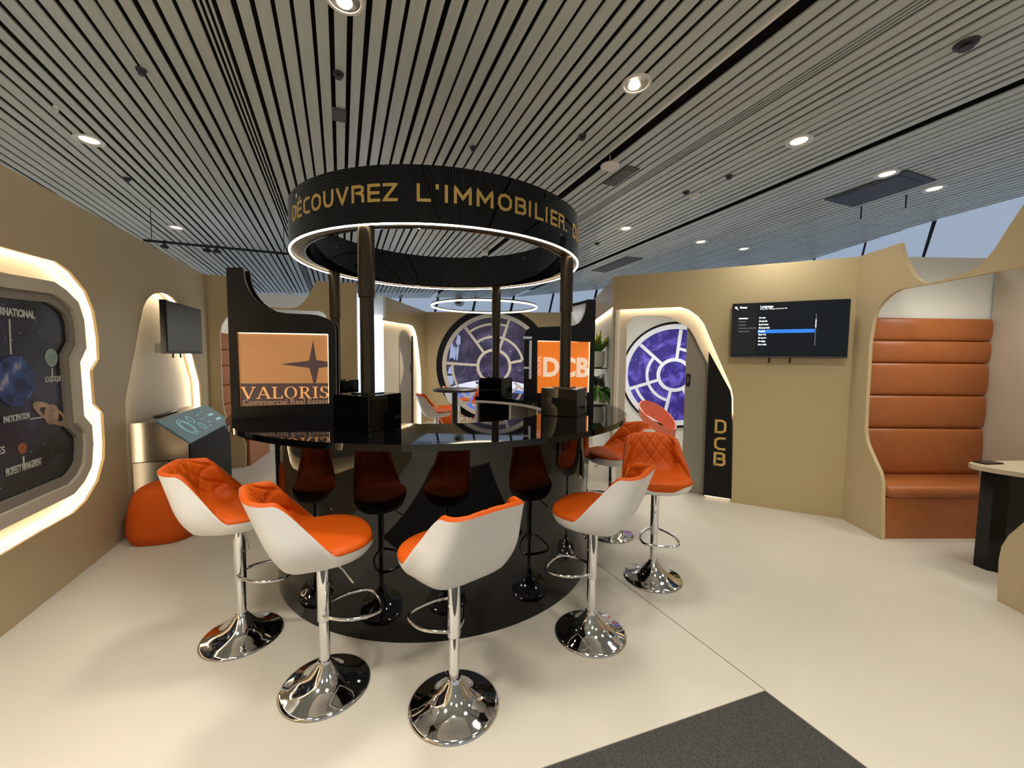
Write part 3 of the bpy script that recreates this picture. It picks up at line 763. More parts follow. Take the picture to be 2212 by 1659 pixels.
bench('booth_bench', 'cognac leather bench half hidden behind the amber sign and the kiosk', frame(((-3.885, 5.29), (-4.14, 6.23))), .85, [.45, .80, 1.06, 1.33, 1.55, 1.78], 1.78, .45, .42)
plr = holder('wall_corner_rear', fLP)
mb = MB(); mb.box((.6, 1.15, ZT / 2 - .03), (2.6, .03, ZT - .05)); mb.build('rear_panel', M['white_wall'], plr, smooth=0)

# ------------------------------------------------------------------ left lounge: lightbox, lit door wall, back wall
lb = thing('lightbox_column', 'glowing pale blue lightbox corner column behind the bar post', 'lightbox')
lbz = 2.12
mb = MB(); mb.box((-2.275, 6.90, lbz / 2), (.20, .06, lbz)); mb.build('front_face', M['lightbox'], lb, smooth=0)
f_hw = ((-2.40, 6.86), (-2.20, 5.78))
mb = MB(); mb.box((.55, -.03, 1.18), (1.08, .04, 2.36), frame(((-2.20, 5.80), (-2.40, 6.87)))); mb.build('side_face', M['lightbox'], lb, smooth=0)
for i in range(26):
    z = random.uniform(.3, 2.2); s_ = random.uniform(.1, 1.0)
    mb = MB(); mb.box((s_, -.052, z), (random.uniform(.03, .12), .003, random.uniform(.015, .05)), frame(((-2.20, 5.80), (-2.40, 6.87)))); o = mb.build('printed_mark', M['lightbox_print'], lb, smooth=0)
for o in lb.children:
    if o.name.startswith('side_face') or o.name.startswith('printed_mark'): pass
mb = MB(); mb.box((-2.275, 6.93, (lbz + ZT) / 2), (.24, .14, ZT - lbz)); mb.build('head_box', M['white_wall'], lb, smooth=0)
mb = MB(); mb.box((-2.275, 6.86, lbz + .01), (.20, .02, .025)); mb.build('light_strip', M['led'], lb, smooth=0)

fDW = frame(DW); DWL = length(DW)
wd = holder('wall_lounge', fDW)
dz = [(0.047, 2.084), (0.752, 2.096), (1.335, 2.117), (1.559, 2.097), (1.704, 2.022), (1.823, 1.874), (1.913, 1.661), (2.035, 1.282), (2.096, 0.976), (2.085, 0.158)]
dz2 = [(0.0, dz[0][1])] + dz[1:-1] + [(dz[-1][0], 0.0)]
mb = MB(); mb.sheet([(dz2[-1][0], 0), (DWL, 0), (DWL, ZT), (0, ZT)] + dz2[:-1], [], 0, .018); mb.build('wall_panel', M['gold_wall'], wd, smooth=30)
mb = MB(); mb.sheet([(0, 0), (dz2[-1][0] + .1, 0)] + [(x + .05, z + .03) for x, z in reversed(dz2[1:-1])] + [(0, dz2[0][1] + .03)], [], .07, .09); mb.build('arch_panel', M['cream'], wd, smooth=30)
mb = MB(); mb.ribbon([(x + .02, z + .02) for x, z in dz2[:-1]] + [(dz2[-1][0] + .02, 0)], .024, .065, False); mb.build('light_strip', M['led'], wd, smooth=30)
dd = [(0.915, 1.831), (0.942, 1.92), (1.068, 1.989), (1.225, 1.991), (1.415, 1.947), (1.582, 1.768), (1.587, 0.23), (1.545, 1.264), (0.913, 1.7)]
u_a, u_b = dd[0][0], dd[6][0]
dr = thing('wavy_door', 'grey lounge door with a pale wavy inlay inside the lit arch', 'door', fDW)
mb = MB(); mb.sheet([(u_a, 0), (u_b, 0), (u_b, dd[5][1]), (dd[4][0], dd[4][1]), (dd[3][0], dd[3][1]), (dd[2][0], dd[2][1]), (dd[1][0], dd[1][1]), (u_a, dd[0][1])], [], .058, .069); mb.build('leaf', M['door_grey'], dr, smooth=0)
wv = [(0.911, 1.612), (1.034, 1.499), (1.107, 1.301), (1.104, 1.166), (0.999, 1.018), (0.897, 0.909)]
mb = MB(); mb.sheet([(u_a, wv[0][1])] + wv[1:-1] + [(u_a, wv[-1][1])], [], .05, .06); mb.build('inlay', M['cream'], dr, smooth=0)
mb = MB(); mb.box((u_b - .03, .045, 1.25), (.05, .03, .18), bev=.006); mb.build('handle', M['post'], dr)
mb = MB(); mb.box((u_b + .04, .05, .95), (.035, .03, 1.9)); mb.build('door_post', M['post'], dr, smooth=0)

fB = frame(BW)
wb = holder('wall_rear_lounge', fB)
mb = MB(); mb.sheet([(-.02, 0), (3.6, 0), (3.6, ZT), (-.02, ZT)], [], 0, .03); mb.build('wall_panel', M['wall'], wb, smooth=0)
cb, eb = [(1.542, 1.281), (0.364, 1.267)]
Rb = cb[0] - eb[0]
pt = porthole('porthole_panel', 'large round spoked window with a dark starry sky and earth limb on the back wall', fB, cb, Rb,
              [(127, .33, .97), (72, .33, .97), (177, .33, .97), (-38, .5, .97), (12, .33, .55), (232, .33, .97), (-80, .33, .97)],
              [(.80, 72, 127), (.56, 12, 127), (.80, 177, 232), (.6, -38, -80)], M['frame_white'], M['space_back'], Rb * 1.12, top_clip=cb[1] + Rb * 1.02, rim=.09)
# printed earth limb and pale panels of the print
e_c = (cb[0], cb[1] - 2.6 * Rb)
def clipdisc(r, m, name, y):
    pts = [p for p in arc(e_c[0], e_c[1], r, 30, 150, 160) if (p[0] - cb[0]) ** 2 + (p[1] - cb[1]) ** 2 < (Rb * .95) ** 2]
    a1 = math.degrees(math.atan2(pts[-1][1] - cb[1], pts[-1][0] - cb[0])) % 360; a0 = math.degrees(math.atan2(pts[0][1] - cb[1], pts[0][0] - cb[0])) % 360
    mb = MB(); mb.sheet(pts + arc(cb[0], cb[1], Rb * .95, a1, a0, 40)[1:-1], [], y, -0.0185); mb.build(name, m, pt, smooth=0)
clipdisc(2.34 * Rb, M['earth_glow'], 'earth_limb', -.0195)
clipdisc(2.20 * Rb, M['earth_blue'], 'earth_sea', -.0205)
for q in ([(0.673, 1.805), (0.715, 1.993), (0.779, 1.952), (0.779, 1.785), (0.726, 1.722)], [(0.556, 1.752), (0.598, 1.805), (0.674, 1.533), (0.652, 1.407), (0.598, 1.47), (0.524, 1.437)], [(0.684, 1.701), (0.747, 1.723), (0.716, 1.429), (0.684, 1.387)], [(0.524, 1.248), (0.609, 1.281), (0.588, 1.091), (0.481, 1.11)], [(0.481, 1.047), (0.62, 1.059), (0.61, 0.858), (0.524, 0.847)], [(0.619, 1.68), (0.663, 1.722), (0.684, 1.575), (0.663, 1.491)]):
    mb = MB(); mb.sheet(q, [], -.0195, -.0185); mb.build('pale_shape', M['pale_blue'], pt, smooth=0)

# ------------------------------------------------------------------ circular bar
BX, BY = -0.544, 3.168
bar = thing('bar_counter', 'round glossy black bar with four posts carrying a lettered ring', 'bar', at(BX, BY))
A0, A1 = math.radians(154), math.radians(437)
RT, RB, RH = 1.385, 1.135, 0.82
def annulus(r0, r1, z0, z1, a0=0.0, a1=2 * PI, n=128):
    mb = MB(); mb.lathe([(r0, z0), (r1, z0), (r1, z1), (r0, z1)], n, a0, a1, closed=True); return mb
annulus(RH, RT, 1.068, 1.10, A0, A1).build('countertop', M['black_gloss'], bar, smooth=30)
annulus(RB - .03, RB, 0.0, 1.068, A0, A1).build('front_panel', M['black_gloss'], bar, smooth=30)
annulus(RH + .3, RH + .29, 0.0, 0.01, A0, A1)
# shelving under the back part of the counter
annulus(RH, RB - .03, .55, .575, math.radians(-60), math.radians(77), 64).build('shelf', M['frame_white'], bar, smooth=30)
annulus(RH, RB - .03, .06, .085, math.radians(-60), math.radians(77), 64).build('shelf', M['frame_white'], bar, smooth=30)
annulus(RH - .004, RH + .02, 1.045, 1.068, A0, A1, 96).build('edge_trim', M['frame_white'], bar, smooth=30)
annulus(RB - .05, RB - .035, .06, 1.06, math.radians(-60), math.radians(77), 64).build('back_lining', M['poster_frame'], bar, smooth=30)
for a in (76, 50, 22, -8, -40):
    mb = MB(); mb.box(((RH + RB - .03) / 2, 0, .56), (RB - .03 - RH, .022, 1.0), Matrix.Rotation(math.radians(a), 4, 'Z')); mb.build('divider', M['frame_white'], bar, smooth=0)
mb = MB(); mb.box((RH + .16, 0, .55), (.26, .34, .95), Matrix.Rotation(math.radians(63), 4, 'Z')); mb.build('fridge_front', M['black_satin'], bar, smooth=0)
# ring
RI, RO_, ZB, ZTP = .928, 1.027, 2.172, 2.463
annulus(RO_ - .012, RO_, ZB, ZTP).build('ring_fascia', M['black_gloss'], bar, smooth=30)
annulus(RI, RI + .012, ZB, ZTP).build('ring_inner_fascia', M['black_gloss'], bar, smooth=30)
annulus(RI + .011, RO_ - .011, ZB + .006, ZB + .016).build('ring_underside', M['bronze_under'], bar, smooth=30)
annulus(RI + .011, RO_ - .011, ZTP - .016, ZTP - .006).build('ring_top', M['black_matt'], bar, smooth=30)
annulus(RO_ - .010, RO_ + .0015, ZB - .005, ZB + .001, n=160).build('ring_light', M['led'], bar, smooth=30)
# gold words round the ring
a_start = math.radians(221.3)
mb = MB()
LS = "DÉCOUVREZ L'IMMOBILIER. DU MONDE"
def on_ring(s, z, d):
    a = a_start + s / RO_
    return (math.cos(a) * (RO_ + d), math.sin(a) * (RO_ + d), ZB + .115 + z)
G['N'] = (.9, [[(.05, 0), (.05, 1), (.8, 0), (.8, 1)]])
def text_len(s, gap): return sum(G[c][0] + gap for c in s) - gap
XS = math.radians(105.3) * RO_ / (text_len("DÉCOUVREZ L'IMMOBILIER", .3) * .074)
pos = 0.0
for c in LS:
    if c != ' ':
        mb = MB(); stroke_text(mb, c, .075, .0155, lambda s, z, d: on_ring(s + pos, z, d), gap=.3, depth=.002, xscale=XS)
        mb.build('ring_letter', M['gold'], bar, smooth=0, kind=None)
    pos += (G[c][0] + .3) * .074 * XS
# posts on boxes
for ang in (-104.4, -21.5, 67, 164):
    x, y = .975 * math.cos(math.radians(ang)), .975 * math.sin(math.radians(ang))
    mb = MB(); mb.lathe([(0, 1.10), (.037, 1.10), (.037, 1.80), (.044, 1.803), (.044, ZB + .01), (0, ZB + .01)], 28); p = mb.build('post', M['post'], bar, mx=Matrix.Translation((x, y, 0)))
    mb = MB(); mb.box((0, 0, .0925), (.25, .25, .185), bev=.003); mb.build('post_box', M['black_gloss'], p, smooth=30, mx=Matrix.Translation((0, 0, 1.10)) @ Matrix.Rotation(math.radians(-25), 4, 'Z'))
    mb = MB(); mb.box((0, 0, 0), (.12, .12, .006)); mb.build('foot_plate', M['steel_polish'], p, smooth=0, mx=Matrix.Translation((0, 0, 1.288)) @ Matrix.Rotation(math.radians(-25), 4, 'Z'))

# ------------------------------------------------------------------ the two illuminated signs on the counter
def sign(name, label, ab, outline, win, m_panel, yb):
    t = thing(name, label, 'sign', frame(ab))
    o = [(x, max(z, 1.101)) for x, z in outline]
    mb = MB(); mb.sheet(o, [win], 0, .02); mb.build('front_board', M['black_satin'], t, smooth=30)
    zcap = sorted(z for x, z in o)[len(o) // 2 + 1] if False else max(z for x, z in o if z < max(q[1] for q in o) - .22)
    mb = MB(); mb.sheet([(x + yb[0], z) for x, z in o if z <= zcap + .001] if yb[0] else o, [], yb[1], yb[1] + .02); mb.build('rear_board', M['black_satin'], t, smooth=30)
    cw = offset_loop(win, -.012)
    mb = MB(); mb.sheet(cw, [], .021, .028); mb.build('light_panel', m_panel, t, smooth=0)
    xs = [p[0] for p in win]; zz = [p[1] for p in win]
    mb = MB(); mb.box(((min(xs) + max(xs)) / 2, .016, max(zz) - .004), (max(xs) - min(xs) - .01, .008, .006)); mb.build('edge_light', M['edge_glow'], t, smooth=0)
    mb = MB(); mb.box((max(xs) - .004, .016, (min(zz) + max(zz)) / 2), (.005, .008, (max(zz) - min(zz)) * .96)); mb.build('edge_light', M['edge_glow'], t, smooth=0)
    x0, x1 = min(p[0] for p in o), max(p[0] for p in o)
    mb = MB(); mb.box(((x0 + x1) / 2, yb[1] / 2 + .01, 1.112), (x1 - x0 - .02, yb[1], .02)); mb.build('plinth', M['black_gloss'], t, smooth=0)
    return t, min(xs), max(xs), min(zz), max(zz)
VO = [(0.0, 1.1), (-0.001, 1.994), (0.087, 1.999), (0.092, 1.94), (0.1, 1.906), (0.113, 1.871), (0.131, 1.84), (0.156, 1.808), (0.187, 1.782), (0.228, 1.76), (0.266, 1.748), (0.314, 1.741), (0.45, 1.739), (0.489, 1.735), (0.52, 1.725), (0.547, 1.713), (0.568, 1.698), (0.581, 1.678), (0.588, 1.653), (0.584, 1.1)]
VW = [(0.041, 1.62), (0.545, 1.623), (0.542, 1.189), (0.044, 1.18)]
t, x0, x1, z0, z1 = sign('illuminated_sign', 'black sign board with an amber panel reading VALORIS on the counter', ((-1.671, 2.416), (-1.103, 2.549)), VO, VW, M['sign_amber'], (0.0, .10))
ww = x1 - x0
bz = [(0.048, 1.316)][0][1]
mb = MB(); mb.sheet([(x0 + .006, z0 + .004), (x1 - .004, z0 + .010), (x1 - .006, bz), (x0 + .006, bz)], [], .0195, .0205); mb.build('name_band', M['sign_plum'], t, smooth=0)
st = [(0.454, 1.584), (0.47, 1.46), (0.542, 1.449), (0.542, 1.42), (0.483, 1.411), (0.465, 1.317), (0.45, 1.317), (0.43, 1.411), (0.266, 1.433), (0.428, 1.456)]
mb = MB(); mb.sheet(st, [], .0195, .0205); mb.build('star_emblem', M['sign_plum'], t, smooth=0)
# serif capitals drawn stroke by stroke: (thick, thin) widths
def serif(mb, ch, x, z, h, k, y0, y1):
    T_, t_ = .16 * h, .07 * h
    def bar(p, q, w):
        a, b = V(p), V(q); d = (b - a).normalized(); n = V((-d.y, d.x)) * w / 2
        mb.sheet([(x + c.x * k, z + c.y) for c in (a + n, a - n, b - n, b + n)], [], y0, y1)
    def slab(cx, cz, w): bar((cx - w / 2, cz), (cx + w / 2, cz), t_)
    def curve(cx, cz, rx, rz, a0, a1, thick=T_, thin=t_):
        o = []; i = []
        for j in range(25):
            a = math.radians(a0 + (a1 - a0) * j / 24); c, s = math.cos(a), math.sin(a)
            wv_ = thin + (thick - thin) * abs(c)
            o.append((cx + c * rx, cz + s * rz)); i.append((cx + c * (rx - wv_), cz + s * (rz - (thin + (thick - thin) * abs(c)) * (.6))))
        mb.sheet([(x + p[0] * k, z + p[1]) for p in o + i[::-1]], [], y0, y1)
    if ch == 'V':
        bar((.1 * h, h), (.48 * h, 0), T_); bar((.86 * h, h), (.48 * h, 0), t_); slab(.12 * h, h - t_ / 2, .36 * h); slab(.84 * h, h - t_ / 2, .3 * h); return .96 * h
    if ch == 'A':
        bar((.48 * h, h), (.12 * h, 0), t_); bar((.48 * h, h), (.86 * h, 0), T_); bar((.25 * h, .34 * h), (.72 * h, .34 * h), t_); slab(.12 * h, t_ / 2, .28 * h); slab(.86 * h, t_ / 2, .34 * h); return 1.0 * h
    if ch == 'L':
        bar((.2 * h, 0), (.2 * h, h), T_); slab(.2 * h, h - t_ / 2, .38 * h); bar((.02 * h, t_ / 2), (.72 * h, t_ / 2), t_); bar((.7 * h, 0), (.7 * h, .26 * h), t_); return .8 * h
    if ch == 'O':
        curve(.46 * h, .5 * h, .45 * h, .52 * h, 0, 360); return .98 * h
    if ch == 'R':
        bar((.2 * h, 0), (.2 * h, h), T_); slab(.2 * h, h - t_ / 2, .38 * h); slab(.2 * h, t_ / 2, .38 * h); curve(.42 * h, .74 * h, .3 * h, .26 * h, -90, 90); bar((.2 * h, h - t_ / 2), (.43 * h, h - t_ / 2), t_); bar((.2 * h, .5 * h), (.43 * h, .5 * h), t_); bar((.42 * h, .5 * h), (.74 * h, 0), T_); slab(.76 * h, t_ / 2, .26 * h); return .92 * h
    if ch == 'I':
        bar((.2 * h, 0), (.2 * h, h), T_); slab(.2 * h, h - t_ / 2, .38 * h); slab(.2 * h, t_ / 2, .38 * h); return .44 * h
    if ch == 'S':
        curve(.34 * h, .75 * h, .28 * h, .27 * h, 30, 270); curve(.34 * h, .25 * h, .3 * h, .27 * h, 90, -150); bar((.62 * h, .72 * h), (.62 * h, h), t_ * .8); bar((.04 * h, 0), (.04 * h, .28 * h), t_ * .8); return .7 * h
va = [(0.05, 1.219), (0.544, 1.232), (0.052, 1.291)]
h_ = (va[2][1] - va[0][1]) * 1.0
total = sum({'V': .96, 'A': 1.0, 'L': .8, 'O': .98, 'R': .92, 'I': .44, 'S': .7}[c] for c in 'VALORIS') * h_ + 6 * .06 * h_
k = (va[1][0] - va[0][0] - .003) / total
x = va[0][0]
for c in 'VALORIS':
    mb = MB(); a = serif(mb, c, x, va[0][1] + .004, h_, k, .0175, .0192); mb.build('letter', M['sign_letter'], t, smooth=0); x += (a + .06 * h_) * k
cr = [(0.053, 1.185), (0.535, 1.194), (0.055, 1.219)]
text('Commercial Real Estate', .045, M['sign_letter_dim'], t, cr[0][0], (cr[0][1] + cr[1][1]) / 2 - .002, .018, 'LEFT', .0002, width=cr[1][0] - cr[0][0])

DO = [(-0.002, 1.092), (-0.001, 1.697), (0.007, 1.717), (0.018, 1.728), (0.03, 1.738), (0.047, 1.746), (0.243, 1.754), (0.304, 1.757), (0.339, 1.762), (0.374, 1.78), (0.395, 1.805), (0.409, 1.834), (0.42, 1.861), (0.427, 1.891), (0.433, 1.976), (0.51, 1.976), (0.511, 1.098)]
DWN = [(0.031, 1.633), (0.472, 1.624), (0.469, 1.2), (0.035, 1.187)]
t, x0, x1, z0, z1 = sign('illuminated_sign', 'black sign board with an orange panel reading GROUPE DCB on the counter', ((0.18, 3.469), (0.689, 3.427)), DO, DWN, M['sign_orange'], (-.085, .12))
db = [(0.075, 1.335), (0.463, 1.34), (0.072, 1.495), (0.053, 1.334), (0.051, 1.499)]
hh = db[2][1] - db[0][1]
text('DCB', hh * 1.37, M['sign_pink'], t, db[0][0], db[0][1], .018, 'LEFT', hh * .055, width=db[1][0] - db[0][0])
text('GROUPE', .045, M['sign_pink'], t, db[3][0] + .012, db[3][1], .018, 'LEFT', .0002, rot=-PI / 2, width=db[4][1] - db[3][1])
le = [(0.316, 1.922), (0.426, 1.952), (0.423, 1.895), (0.406, 1.834), (0.38, 1.799), (0.357, 1.78), (0.334, 1.818), (0.317, 1.872)]
mb = MB(); mb.sheet(le, [], .05, .056); mb.build('white_filler', M['frame_bright'], t, smooth=0)
le = [(0.308, 1.941), (0.437, 1.975), (0.437, 1.952), (0.309, 1.918)]
mb = MB(); mb.sheet(le, [], .03, .06); mb.build('top_cap', M['black_satin'], t, smooth=0)
mb = MB(); mb.box((-.028, .075, 1.47), (.022, .07, .33)); mb.build('aluminium_profile', M['alu'], t, smooth=0)
mb = MB(); mb.box((-.055, .095, 1.66), (.075, .03, .022)); mb.build('bracket', M['alu'], t, smooth=0)
mb = MB(); mb.box((-.055, .095, 1.40), (.06, .03, .018)); mb.build('bracket', M['alu'], t, smooth=0)

# ------------------------------------------------------------------ bar stools
def catmull(P, n):
    out = []
    m = len(P) - 1
    for j in range(n + 1):
        t = j / n * m; i = min(int(t), m - 1); f = t - i
        p0, p1, p2, p3 = P[max(i - 1, 0)], P[i], P[i + 1], P[min(i + 2, m)]
        out.append(tuple(.5 * ((2 * b) + (-a + c) * f + (2 * a - 5 * b + 4 * c - d) * f * f + (-a + 3 * b - 3 * c + d) * f ** 3) for a, b, c, d in zip(p0, p1, p2, p3)))
    return out
def sstep(a, b, x):
    t = min(1, max(0, (x - a) / (b - a))); return t * t * (3 - 2 * t)
NA = 176
def angles():
    # denser towards the back (angle pi)
    out = []
    for i in range(NA):
        s = i / NA * 2 * PI
        out.append(s + .45 * math.sin(s) * 1.0)
    return out
ANG = angles()
def plan(phi):
    c, s = math.cos(phi), math.sin(phi)
    n = 2.4 + 1.5 * sstep(.2, .8, -c)
    return (abs(c / .205) ** n + abs(s / .222) ** n) ** (-1 / n)
ZR = 0.322      # height of the back rim above the shell bottom
def rim(phi):
    a = abs(math.remainder(phi, 2 * PI))
    hb = sstep(-.12, .48, -math.cos(phi))
    zf = .058 + .030 * sstep(.25, .75, a)
    return hb, plan(phi), zf + (ZR - zf) * hb + .020 * sstep(.55, 1.0, -math.cos(phi))
def warp(x, y, z):
    """the back leans out and narrows as it rises"""
    t = max(0.0, (z - .055) / (ZR - .055)); k = t ** 1.15
    b = sstep(-.08, .06, -x)
    return (x - .088 * k * b, y * (1 + .05 * math.sin(PI * min(1, t * 1.6)) * (1 - b * .5) - .15 * k), z)
def shell_mesh():
    mb = MB(); n = 24; vs = []; fs = []
    for phi in ANG:
        hb, R, zr = rim(phi)
        Fp = [(.0, 0), (.07, .0), (.54 * R, .009), (.82 * R, .026), (.955 * R, .6 * zr), (R, zr)]
        Bp = [(.0, 0), (.07, .0), (.56 * R, .006), (.86 * R, .040), (1.0 * R, .14), (R, zr)]
        P = [tuple(a * (1 - hb) + b * hb for a, b in zip(p, q)) for p, q in zip(Fp, Bp)]
        vs += [warp(r * math.cos(phi), r * math.sin(phi), z) for r, z in catmull(P, n)]
    m = n + 1
    for i in range(NA):
        j = (i + 1) % NA
        for k in range(n):
            fs.append((i * m + k, i * m + k + 1, j * m + k + 1, j * m + k))
    mb.add(vs, fs); return mb
def pad_mesh():
    mb = MB(); n = 56; vs = []; fs = []
    for phi in ANG:
        hb, R, zr = rim(phi)
        Fp = [(0, .114), (.5 * R, .115), (.80 * R, .114), (.91 * R, .110), (.965 * R, .104), (.99 * R, .35 * zr + .65 * .1), (.997 * R, .7 * zr + .3 * .1), (R - .001, zr - .001)]
        Bp = [(0, .114), (.42 * R, .110), (.64 * R, .112), (.78 * R, .165), (R - .050, zr - .08), (R - .042, zr - .014), (R - .022, zr + .010), (R - .001, zr - .001)]
        P = [tuple(a * (1 - hb) + b * hb for a, b in zip(p, q)) for p, q in zip(Fp, Bp)]
        for k, (r, z) in enumerate(catmull(P, n)):
            x, y = r * math.cos(phi), r * math.sin(phi)
            if hb > .25 and z > .135 and k < n * .84:
                d1 = ((y + (z - .13) * .80) / .086) % 1.0; d2 = ((y - (z - .13) * .80) / .086) % 1.0
                dd_ = min(abs(d1 - .5), abs(d2 - .5)) * .086
                w_ = sstep(.25, .6, hb) * sstep(.135, .16, z)
                r2 = r + (.0085 * math.exp(-(dd_ / .0065) ** 2) - .003) * w_; x, y = r2 * math.cos(phi), r2 * math.sin(phi)
            vs.append(warp(x, y, z))
    m = n + 1
    for i in range(NA):
        j = (i + 1) % NA
        for k in range(n):
            fs.append((i * m + k, i * m + k + 1, j * m + k + 1, j * m + k))
    mb.add(vs, fs); return mb
def make_stool():
    t = thing('bar_stool', '', 'stool', None, 'orange and white bar stools')
    shell_mesh().build('shell', M['white_shell'], t, smooth=80, mx=Matrix.Translation((0, 0, .60)))
    pad_mesh().build('seat_pad', M['orange'], t, smooth=80, mx=Matrix.Translation((0, 0, .60)))
    mb = MB(); mb.lathe([(0.19, 0), (.193, .004), (.19, .010), (.178, .015), (.15, .022), (.118, .034), (.09, .050), (.066, .072), (.048, .096), (.036, .112), (.032, .118), (.029, .126), (.0255, .127), (0.0, .127)], 72); mb.build('base', M['chrome'], t, smooth=50)
    mb = MB(); mb.lathe([(.0225, .12), (.0225, .33), (0, .33)], 32); mb.build('lower_column', M['chrome'], t, smooth=50)
    mb = MB(); mb.lathe([(0, .31), (.0265, .31), (.028, .313), (.028, .60), (0, .60)], 32); mb.build('upper_column', M['chrome'], t, smooth=50)
    lp = smooth_line([(.02, .06, .34), (.10, .115, .335), (.215, .115, .33), (.245, .06, .33), (.245, -.06, .33), (.215, -.115, .33), (.10, -.115, .335), (.02, -.06, .34), (-.02, 0, .34)], True, 2)
    mb = MB(); mb.tube(lp, .0085, 10, True); mb.build('footrest', M['chrome'], t, smooth=80)
    mb = MB(); mb.tube([(.02, -.03, .595), (.06, -.11, .575), (.09, -.17, .535)], [.004, .004, .005], 8); mb.build('lever', M['chrome'], t, smooth=80)
    return t
st_def = [
 ((-1.42, 2.08), 18, 'orange and white bar stool nearest the kiosk and the orange pouf'),
 ((-.83, 1.755), 34, 'bar stool turned sideways, its orange seat fully seen, between two other front stools'),
 ((-.235, 1.66), 130, 'bar stool nearest the charcoal carpet, showing its white back squarely'),
 ((.44, 2.13), 148, 'white backed bar stool standing in front of the quilted orange seat back'),
 ((.975, 2.70), 262, 'bar stool facing out from the bar with diamond quilted orange back in full view'),
 ((.851, 3.393), 188, 'bar stool seen from the side under the counter edge nearest the plant wall'),
 ((-1.10, 5.95), 10, 'bar stool facing the round table in the lounge, in front of the orange cube'),
 ((-.28, 5.35), 140, 'white backed bar stool between the lounge table and the bar shelving'),
 ((-.98, 7.55), 20, 'bar stool with white back behind the nearer lounge table, against the round window'),
 ((-.48, 7.1), 262, 'quilted orange stool back glimpsed beside the post box at the far lounge table'),
]
stool = make_stool()
for i, ((x, y), a, lab) in enumerate(st_def):
    o = stool if i == 0 else copy_tree(stool)
    o.matrix_world = at(x, y, 0, math.radians(a))
    o['label'] = lab

# ------------------------------------------------------------------ kiosk and poufs on the left
KF = ((-2.86, 3.58), (-3.305, 4.741)); KL = length(KF); fK = frame(KF)       # local x along its black front, y towards the wall
kd = .40
ki = thing('touch_kiosk', 'brushed steel kiosk with black front and sloping touch screen under the television', 'kiosk', fK)
pf = [(0, 0), (0, .70), (.22, .895), (kd, .895), (kd, 0)]   # y, z profile
MYZ = Matrix(((0, 1, 0, 0), (1, 0, 0, 0), (0, 0, 1, 0), (0, 0, 0, 1)))
def prof(mb, pts, x0, x1):
    mb.sheet(pts, [], x0, x1, MYZ); return mb
prof(MB(), [(.006, .0), (.006, .685), (.222, .88), (kd, .88), (kd, 0)], 0.012, KL).build('body', M['black_satin'], ki, smooth=0)
mb = MB(); mb.box((KL / 2, 0, .345), (KL, .012, .69)); mb.build('front_panel', M['black_panel'], ki, smooth=0)
prof(MB(), [(0.01, 0), (0.01, .55), (kd, .55), (kd, 0)], -.004, .012).build('end_panel', M['steel'], ki, smooth=0)
prof(MB(), [(0, .56), (0, .70), (.22, .895), (kd, .895), (kd, .56)], -.016, .012).build('end_band', M['steel_polish'], ki, smooth=0)
mb = MB(); mb.box((KL / 2, .31, .892), (KL, .18, .012)); mb.build('top_shelf', M['steel'], ki, smooth=0)
sl = math.atan2(.195, .22); sl_len = math.hypot(.195, .22)
mxs = Matrix.Translation((0, 0, .70)) @ Matrix.Rotation(sl, 4, 'X')
mb = MB(); mb.box((KL / 2, sl_len / 2, .004), (KL, sl_len + .02, .016)); scr = mb.build('touch_screen', M['touch'], ki, smooth=0, mx=mxs)
def circ_line(cx, cy, r, sq=1.0):
    mb = MB(); mb.tube([(cx + r * math.cos(a) * sq, cy + r * math.sin(a), .0125) for a in [2 * PI * i / 32 for i in range(32)]], .003, 5, True); return mb
for cx, cy, r in ((.28, .14, .10), (.28, .14, .075), (.50, .20, .045), (.55, .09, .045)):
    circ_line(cx, cy, r).build('circle_graphic', M['touch_line'], scr)
for cx, cy in ((1.02, .17), (1.06, .09)):
    mb = MB(); mb.box((cx, cy, .013), (.14, .026, .002)); mb.build('button_graphic', M['touch_line'], scr, smooth=0)
for cx, cy, wd_ in ((.75, .22, .08), (.72, .16, .06), (.78, .10, .1), (.70, .06, .07), (.90, .24, .06), (.86, .17, .05)):
    mb = MB(); mb.box((cx, cy, .013), (wd_, .005, .002)); mb.build('line_graphic', M['touch_line'], scr, smooth=0)
mb = MB(); mb.box((.5, .33, .9095), (.42, .05, .02), bev=.005); tag(mb.build('sound_bar', M['black_satin'], None, mx=fK), 'flat black bar device lying on the steel kiosk top', 'device')

def pouf(name, label, x, y, r, h, rz, sq=1.0, n_=2.6):
    mb = MB(); prof = [(0, 0), (r * .80, .0), (r * .92, .02), (r * 1.0, h * .18), (r * .985, h * .42), (r * .90, h * .70), (r * .74, h * .90), (r * .5, h * .985), (0, h)]
    line = catmull(prof, 40); n = 64; vs = []; fs = []
    for i in range(n):
        a = 2 * PI * i / n; c, s = math.cos(a), math.sin(a); k = (abs(c) ** n_ + abs(s) ** n_) ** (-1 / n_)
        vs += [(rr * k * c, rr * k * s * sq, max(0, z)) for rr, z in line]
    m = len(line)
    for i in range(n):
        j = (i + 1) % n
        for q in range(m - 1): fs.append((i * m + q, j * m + q, j * m + q + 1, i * m + q + 1))
    mb.add(vs, fs)
    return tag(mb.build(name, M['pouf'], None, smooth=80, mx=at(x, y, 0, rz)), label, 'pouf')
pouf('pouf', 'rounded orange fabric pouf on the floor in front of the kiosk', -2.83, 3.28, .235, .44, .3)
mb = MB(); mb.box((0, 0, .235), (.42, .42, .47), bev=.05); tag(mb.build('pouf', M['orange'], None, smooth=60, mx=at(-1.35, 8.35, 0, .1)), 'orange cube pouf beside the lit door in the lounge', 'pouf')

